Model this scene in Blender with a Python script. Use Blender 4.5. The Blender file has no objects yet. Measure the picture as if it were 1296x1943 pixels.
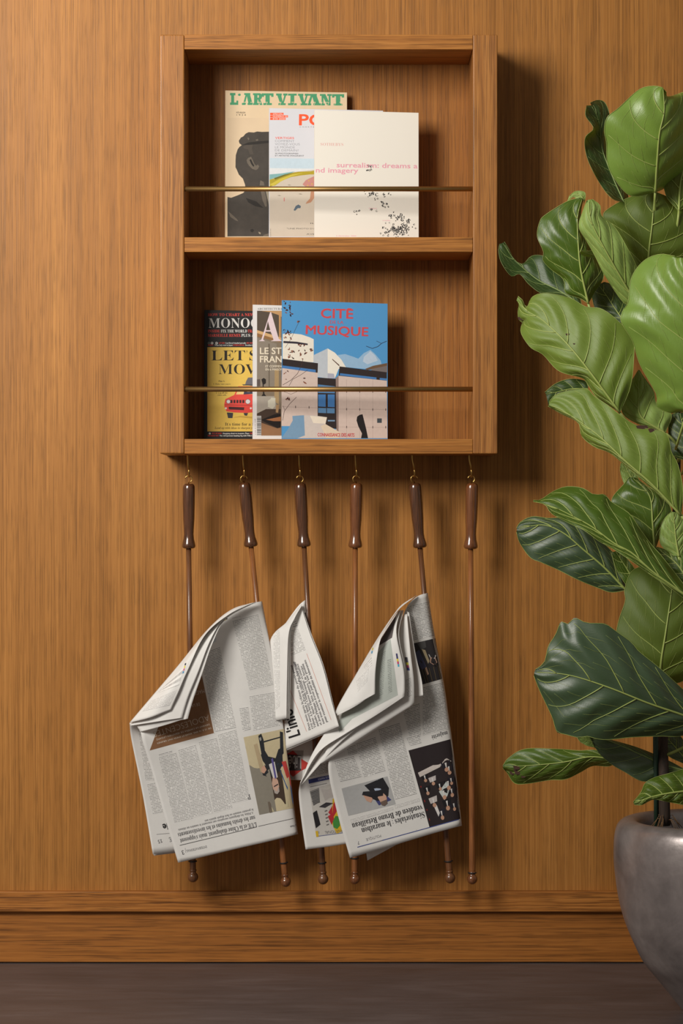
import bpy, bmesh, math, random, json
import numpy as np
from mathutils import Vector, Matrix
from mathutils.bvhtree import BVHTree
from mathutils.geometry import tessellate_polygon

random.seed(7)
SC = bpy.context.scene
COL = SC.collection

# ------------------------------------------------------------------ camera
D = 4.5                      # camera to the cabinet's front plane (Y = 0); 1 mm there is 1 px of the 1296 x 1943 frame
ZC = 0.8866                  # lens height above the floor
cam_d = bpy.data.cameras.new('camera'); cam = bpy.data.objects.new('camera', cam_d); COL.objects.link(cam)
cam.location = (0.648, -D, ZC); cam.rotation_euler = (math.pi/2, 0, 0)
cam_d.sensor_fit = 'VERTICAL'; cam_d.sensor_height = 36.0; cam_d.lens = 36.0*4500/1943
cam_d.clip_start = 0.05
SC.camera = cam

# ------------------------------------------------------------------ light
w = bpy.data.worlds.new('world'); SC.world = w; w.use_nodes = True
bg = w.node_tree.nodes['Background']; bg.inputs[0].default_value = (1.0, 0.93, 0.84, 1); bg.inputs[1].default_value = 0.19

def area(name, loc, target, sx, sy, power, col):
    l = bpy.data.lights.new(name, 'AREA'); l.shape = 'RECTANGLE'; l.size = sx; l.size_y = sy; l.energy = power; l.color = col
    o = bpy.data.objects.new(name, l); COL.objects.link(o); o.location = loc
    o.rotation_euler = (Vector(target)-Vector(loc)).to_track_quat('-Z', 'Y').to_euler()
    return o
area('window_light', (-0.95, -2.30, 2.25), (-0.95, 0.16, 2.00), 1.2, 1.2, 120, (1.0, 0.955, 0.88))

SC.view_settings.view_transform = 'Standard'; SC.view_settings.look = 'None'
SC.view_settings.gamma = 1.0; SC.view_settings.use_curve_mapping = False
SC.view_settings.exposure = 0.0

# ------------------------------------------------------------------ helpers
def P(px, py, Y=0.0):
    k = (D+Y)/D*0.001
    return Vector((0.648+(px-648)*k, Y, ZC-(py-971.5)*k))
CAM = Vector(cam.location)

def lin(c):
    return tuple(((v/255)/12.92 if v/255 <= .04045 else ((v/255+.055)/1.055)**2.4) for v in c)

class NT:
    """small node-tree writer"""
    def __init__(s, name):
        s.m = bpy.data.materials.new(name); s.m.use_nodes = True
        s.t = s.m.node_tree; s.b = s.t.nodes['Principled BSDF']; s.out = s.t.nodes['Material Output']
    def n(s, typ, ins=None, **kw):
        x = s.t.nodes.new(typ)
        for k, v in kw.items(): setattr(x, k, v)
        for k, v in (ins or {}).items(): s.set(x.inputs[k], v)
        return x
    def set(s, sock, v):
        if isinstance(v, bpy.types.NodeSocket): s.t.links.new(v, sock)
        else:
            if sock.type == 'RGBA' and len(v) == 3: v = (*v, 1)
            sock.default_value = v
    def math(s, op, a, b=0.0, c=0.0):
        return s.n('ShaderNodeMath', {0: a, 1: b, 2: c}, operation=op).outputs[0]
    def mix(s, f, a, b, mode='MIX'):
        x = s.n('ShaderNodeMix', data_type='RGBA', blend_type=mode)
        s.set(x.inputs[0], f); s.set(x.inputs[6], a); s.set(x.inputs[7], b); return x.outputs[2]
    def ramp(s, f, stops, interp='LINEAR'):
        x = s.n('ShaderNodeValToRGB', {0: f}); r = x.color_ramp; r.interpolation = interp
        while len(r.elements) > 1: r.elements.remove(r.elements[-1])
        r.elements[0].position = stops[0][0]; r.elements[0].color = (*stops[0][1], 1)
        for p, c in stops[1:]:
            e = r.elements.new(p); e.color = (*c, 1)
        return x.outputs[0]
    def noise(s, vec, scale, detail=2.0, rough=.5, dist=0.0):
        return s.n('ShaderNodeTexNoise', {'Vector': vec, 'Scale': scale, 'Detail': detail, 'Roughness': rough, 'Distortion': dist}).outputs[0]
    def map(s, vec, scale=(1, 1, 1), loc=(0, 0, 0), rot=(0, 0, 0)):
        return s.n('ShaderNodeMapping', {'Vector': vec, 'Scale': scale, 'Location': loc, 'Rotation': rot}).outputs[0]
    def bump(s, h, strength, dist=.001):
        s.set(s.b.inputs['Normal'], s.n('ShaderNodeBump', {'Height': h, 'Strength': strength, 'Distance': dist}).outputs[0])

def wood(name, axis, light, mid, dark, fine=1.0, gloss=.42, seed=0.0, figure=0.0, pore=.5, band=1.0):
    """straight-grained stained veneer, grain along the given axis"""
    t = NT(name); co = t.n('ShaderNodeTexCoord').outputs['Object']
    def st(k):
        sc = [1, 1, 1]; sc['XYZ'.index(axis)] = k
        return t.map(co, tuple(sc), (seed, seed*1.7, seed*.6))
    broad = t.noise(st(.10), 9*fine, 2, .5)
    bands = t.noise(st(.02), 55*fine, 3, .55, .3)
    fin = t.noise(st(.007), 270*fine, 4, .68)
    por = t.noise(st(.014), 560*fine, 2, .7)
    dash = t.noise(st(.35), 60*fine, 2, .5)
    f = t.math('MULTIPLY_ADD', bands, .24*band, t.math('MULTIPLY_ADD', fin, .62, t.math('MULTIPLY', broad, .22)))
    if figure:
        wv = t.n('ShaderNodeTexWave', {'Vector': st(.09), 'Scale': 34*fine, 'Distortion': 14.0, 'Detail': 4.0, 'Detail Scale': 1.3, 'Detail Roughness': .55},
                 wave_type='BANDS', bands_direction={'X': 'Z', 'Z': 'X'}[axis]).outputs[1]
        f = t.math('MULTIPLY_ADD', t.math('SUBTRACT', wv, .5), figure, f)
    c = t.ramp(f, [(.36, lin(dark)), (.54, lin(mid)), (.73, lin(light))])
    pm = t.ramp(t.math('MULTIPLY_ADD', dash, .25, por), [(.64, (0, 0, 0)), (.76, (1, 1, 1))])
    c = t.mix(t.math('MULTIPLY', pm, pore), c, tuple(v*.45 for v in lin(dark)))
    hue = t.noise(st(.3), 5*fine, 1, .5)
    c = t.mix(t.math('MULTIPLY', hue, .22), c, lin((150, 110, 84)), 'MULTIPLY') if False else c
    t.set(t.b.inputs['Base Color'], c)
    t.set(t.b.inputs['Roughness'], t.math('MULTIPLY_ADD', fin, .2, gloss))
    t.b.inputs['Specular IOR Level'].default_value = .28
    t.bump(t.math('SUBTRACT', fin, t.math('MULTIPLY', pm, .6)), .25, .0006)
    return t.m

OAK = dict(light=(190, 132, 67), mid=(164, 109, 50), dark=(132, 86, 37))
M = {}
M['wall'] = wood('oak veneer wall', 'Z', seed=.3, pore=.42, **OAK)
M['oak_z'] = wood('oak upright', 'Z', light=(190, 131, 68), mid=(166, 109, 53), dark=(130, 80, 36), fine=.9, seed=2.1, pore=.6, figure=.08)
M['oak_z'].node_tree.nodes['Principled BSDF'].inputs['Coat Weight'].default_value = .3; M['oak_z'].node_tree.nodes['Principled BSDF'].inputs['Coat Roughness'].default_value = .22
M['oak_x'] = wood('oak lengthwise', 'X', light=(194, 133, 66), mid=(170, 110, 49), dark=(130, 80, 34), fine=.9, seed=4.2, pore=.6, figure=.10)
M['oak_back'] = wood('oak cabinet back', 'Z', light=(176, 119, 58), mid=(154, 99, 44), dark=(124, 77, 32), fine=1.1, seed=5.2, pore=.5)
M['oak_trim'] = wood('oak trim', 'X', light=(186, 122, 58), mid=(164, 103, 45), dark=(122, 73, 30), fine=.9, seed=6.6, figure=.16, pore=.7)
M['oak_base'] = wood('oak baseboard', 'X', light=(180, 116, 52), mid=(158, 98, 42), dark=(122, 74, 30), fine=.85, seed=8.4, figure=.08, pore=.6)

def simple(name, rgb, rough=.5, metal=0.0, coat=0.0, spec=.5):
    t = NT(name); co = t.n('ShaderNodeTexCoord').outputs['Object']
    n = t.noise(co, 180, 2)
    c = lin(rgb)
    t.set(t.b.inputs['Base Color'], t.mix(n, tuple(v*.94 for v in c), tuple(min(1, v*1.06) for v in c)))
    t.b.inputs['Roughness'].default_value = rough; t.b.inputs['Metallic'].default_value = metal
    t.b.inputs['Coat Weight'].default_value = coat; t.b.inputs['Coat Roughness'].default_value = .12
    t.b.inputs['Specular IOR Level'].default_value = spec
    return t.m
_ink = {}
def ink(rgb, rough=.5):
    k = (tuple(rgb), rough)
    if k not in _ink: _ink[k] = simple('ink %d %d %d' % tuple(rgb), rgb, rough, spec=.3)
    return _ink[k]

def link(o, parent=None):
    COL.objects.link(o)
    if parent: o.parent = parent
    return o
def wloc(o):
    v = Vector((0, 0, 0))
    while o: v = v+Vector(o.location); o = o.parent
    return v
def thing(name, loc, label, cat, group=None):
    o = bpy.data.objects.new(name, None); o.location = loc; o.empty_display_size = .03
    o['label'] = label; o['category'] = cat
    if group: o['group'] = group
    return link(o)
def mesh(name, verts, faces, mats, parent=None, smooth=False, uvs=None, mi=None):
    """one mesh object; verts in world metres"""
    off = wloc(parent) if parent else Vector((0, 0, 0))
    me = bpy.data.meshes.new(name)
    me.from_pydata([tuple(Vector(v)-off) for v in verts], [], faces)
    for m in (mats if isinstance(mats, list) else [mats]): me.materials.append(m)
    if mi is not None: me.polygons.foreach_set('material_index', mi)
    if smooth: me.polygons.foreach_set('use_smooth', [True]*len(me.polygons))
    if uvs is not None:
        ul = me.uv_layers.new(name='UVMap')
        for p in me.polygons:
            for li in p.loop_indices: ul.data[li].uv = uvs[me.loops[li].vertex_index]
    me.update()
    return link(bpy.data.objects.new(name, me), parent)
def from_bm(name, bm, mat, parent=None, smooth=False, angle=None):
    off = wloc(parent) if parent else Vector((0, 0, 0))
    bmesh.ops.translate(bm, verts=bm.verts, vec=-off)
    me = bpy.data.meshes.new(name); bm.to_mesh(me); bm.free()
    me.materials.append(mat)
    if smooth: me.polygons.foreach_set('use_smooth', [True]*len(me.polygons))
    return link(bpy.data.objects.new(name, me), parent)
def box_bm(x0, x1, y0, y1, z0, z1, bev=0.0, seg=2):
    bm = bmesh.new(); bmesh.ops.create_cube(bm, size=1)
    for v in bm.verts: v.co = Vector((x0 if v.co.x < 0 else x1, y0 if v.co.y < 0 else y1, z0 if v.co.z < 0 else z1))
    if bev: bmesh.ops.bevel(bm, geom=bm.edges[:], offset=bev, segments=seg, profile=.5, affect='EDGES')
    return bm
def box(name, x0, x1, y0, y1, z0, z1, mat, parent=None, bev=0.0, seg=2):
    return from_bm(name, box_bm(x0, x1, y0, y1, z0, z1, bev, seg), mat, parent)
def tube_data(pts, radii, n=8, caps=True):
    pts = [Vector(p) for p in pts]; V, F = [], []
    if not hasattr(radii, '__len__'): radii = [radii]*len(pts)
    up = None
    for i, p in enumerate(pts):
        t = (pts[min(i+1, len(pts)-1)]-pts[max(i-1, 0)]).normalized()
        if up is None: up = Vector((0, 1, 0)) if abs(t.y) < .9 else Vector((1, 0, 0))
        a = (up-t*up.dot(t)).normalized(); b = t.cross(a); up = a
        for k in range(n):
            an = 2*math.pi*k/n
            V.append(p+(a*math.cos(an)+b*math.sin(an))*radii[i])
    for i in range(len(pts)-1):
        for k in range(n):
            k2 = (k+1) % n
            F.append((i*n+k, i*n+k2, (i+1)*n+k2, (i+1)*n+k))
    if caps:
        F.append(tuple(range(n))[::-1]); F.append(tuple((len(pts)-1)*n+k for k in range(n)))
    return V, F
def join(*parts):
    V, F = [], []
    for v, f in parts:
        o = len(V); V += list(v); F += [tuple(i+o for i in q) for q in f]
    return V, F
def tube(name, pts, radii, mat, parent=None, n=10):
    v, f = tube_data(pts, radii, n); return mesh(name, v, f, mat, parent, True)

def catmull(pts, m):
    """m points along a Catmull-Rom curve through pts (tuples), evenly spread by chord length"""
    p = np.array(pts, float); n = len(p)
    if n == 2:
        return p[0]+(p[1]-p[0])*np.linspace(0, 1, m)[:, None]
    q = np.vstack([2*p[0]-p[1], p, 2*p[-1]-p[-2]])
    out = []
    for i in range(n-1):
        a, b, c, d = q[i:i+4]
        for t in np.linspace(0, 1, 16, endpoint=(i == n-2)):
            out.append(.5*((2*b)+(-a+c)*t+(2*a-5*b+4*c-d)*t*t+(-a+3*b-3*c+d)*t**3))
    out = np.array(out); s = np.concatenate([[0], np.cumsum(np.linalg.norm(np.diff(out[:, :2], axis=0), axis=1))])
    if s[-1] < 1e-9: return np.repeat(out[:1], m, 0)
    u = np.linspace(0, s[-1], m)
    return np.stack([np.interp(u, s, out[:, j]) for j in range(p.shape[1])], 1)
def catmull_u(pts, m):
    """same, but even in the index of the control points"""
    p = np.array(pts, float); n = len(p); q = np.vstack([2*p[0]-p[1], p, 2*p[-1]-p[-2]]) if n > 1 else p
    u = np.linspace(0, n-1, m); out = []
    for x in u:
        i = min(int(x), n-2); t = x-i; a, b, c, d = q[i:i+4]
        out.append(.5*((2*b)+(-a+c)*t+(2*a-5*b+4*c-d)*t*t+(-a+3*b-3*c+d)*t**3))
    return np.array(out)

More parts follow.
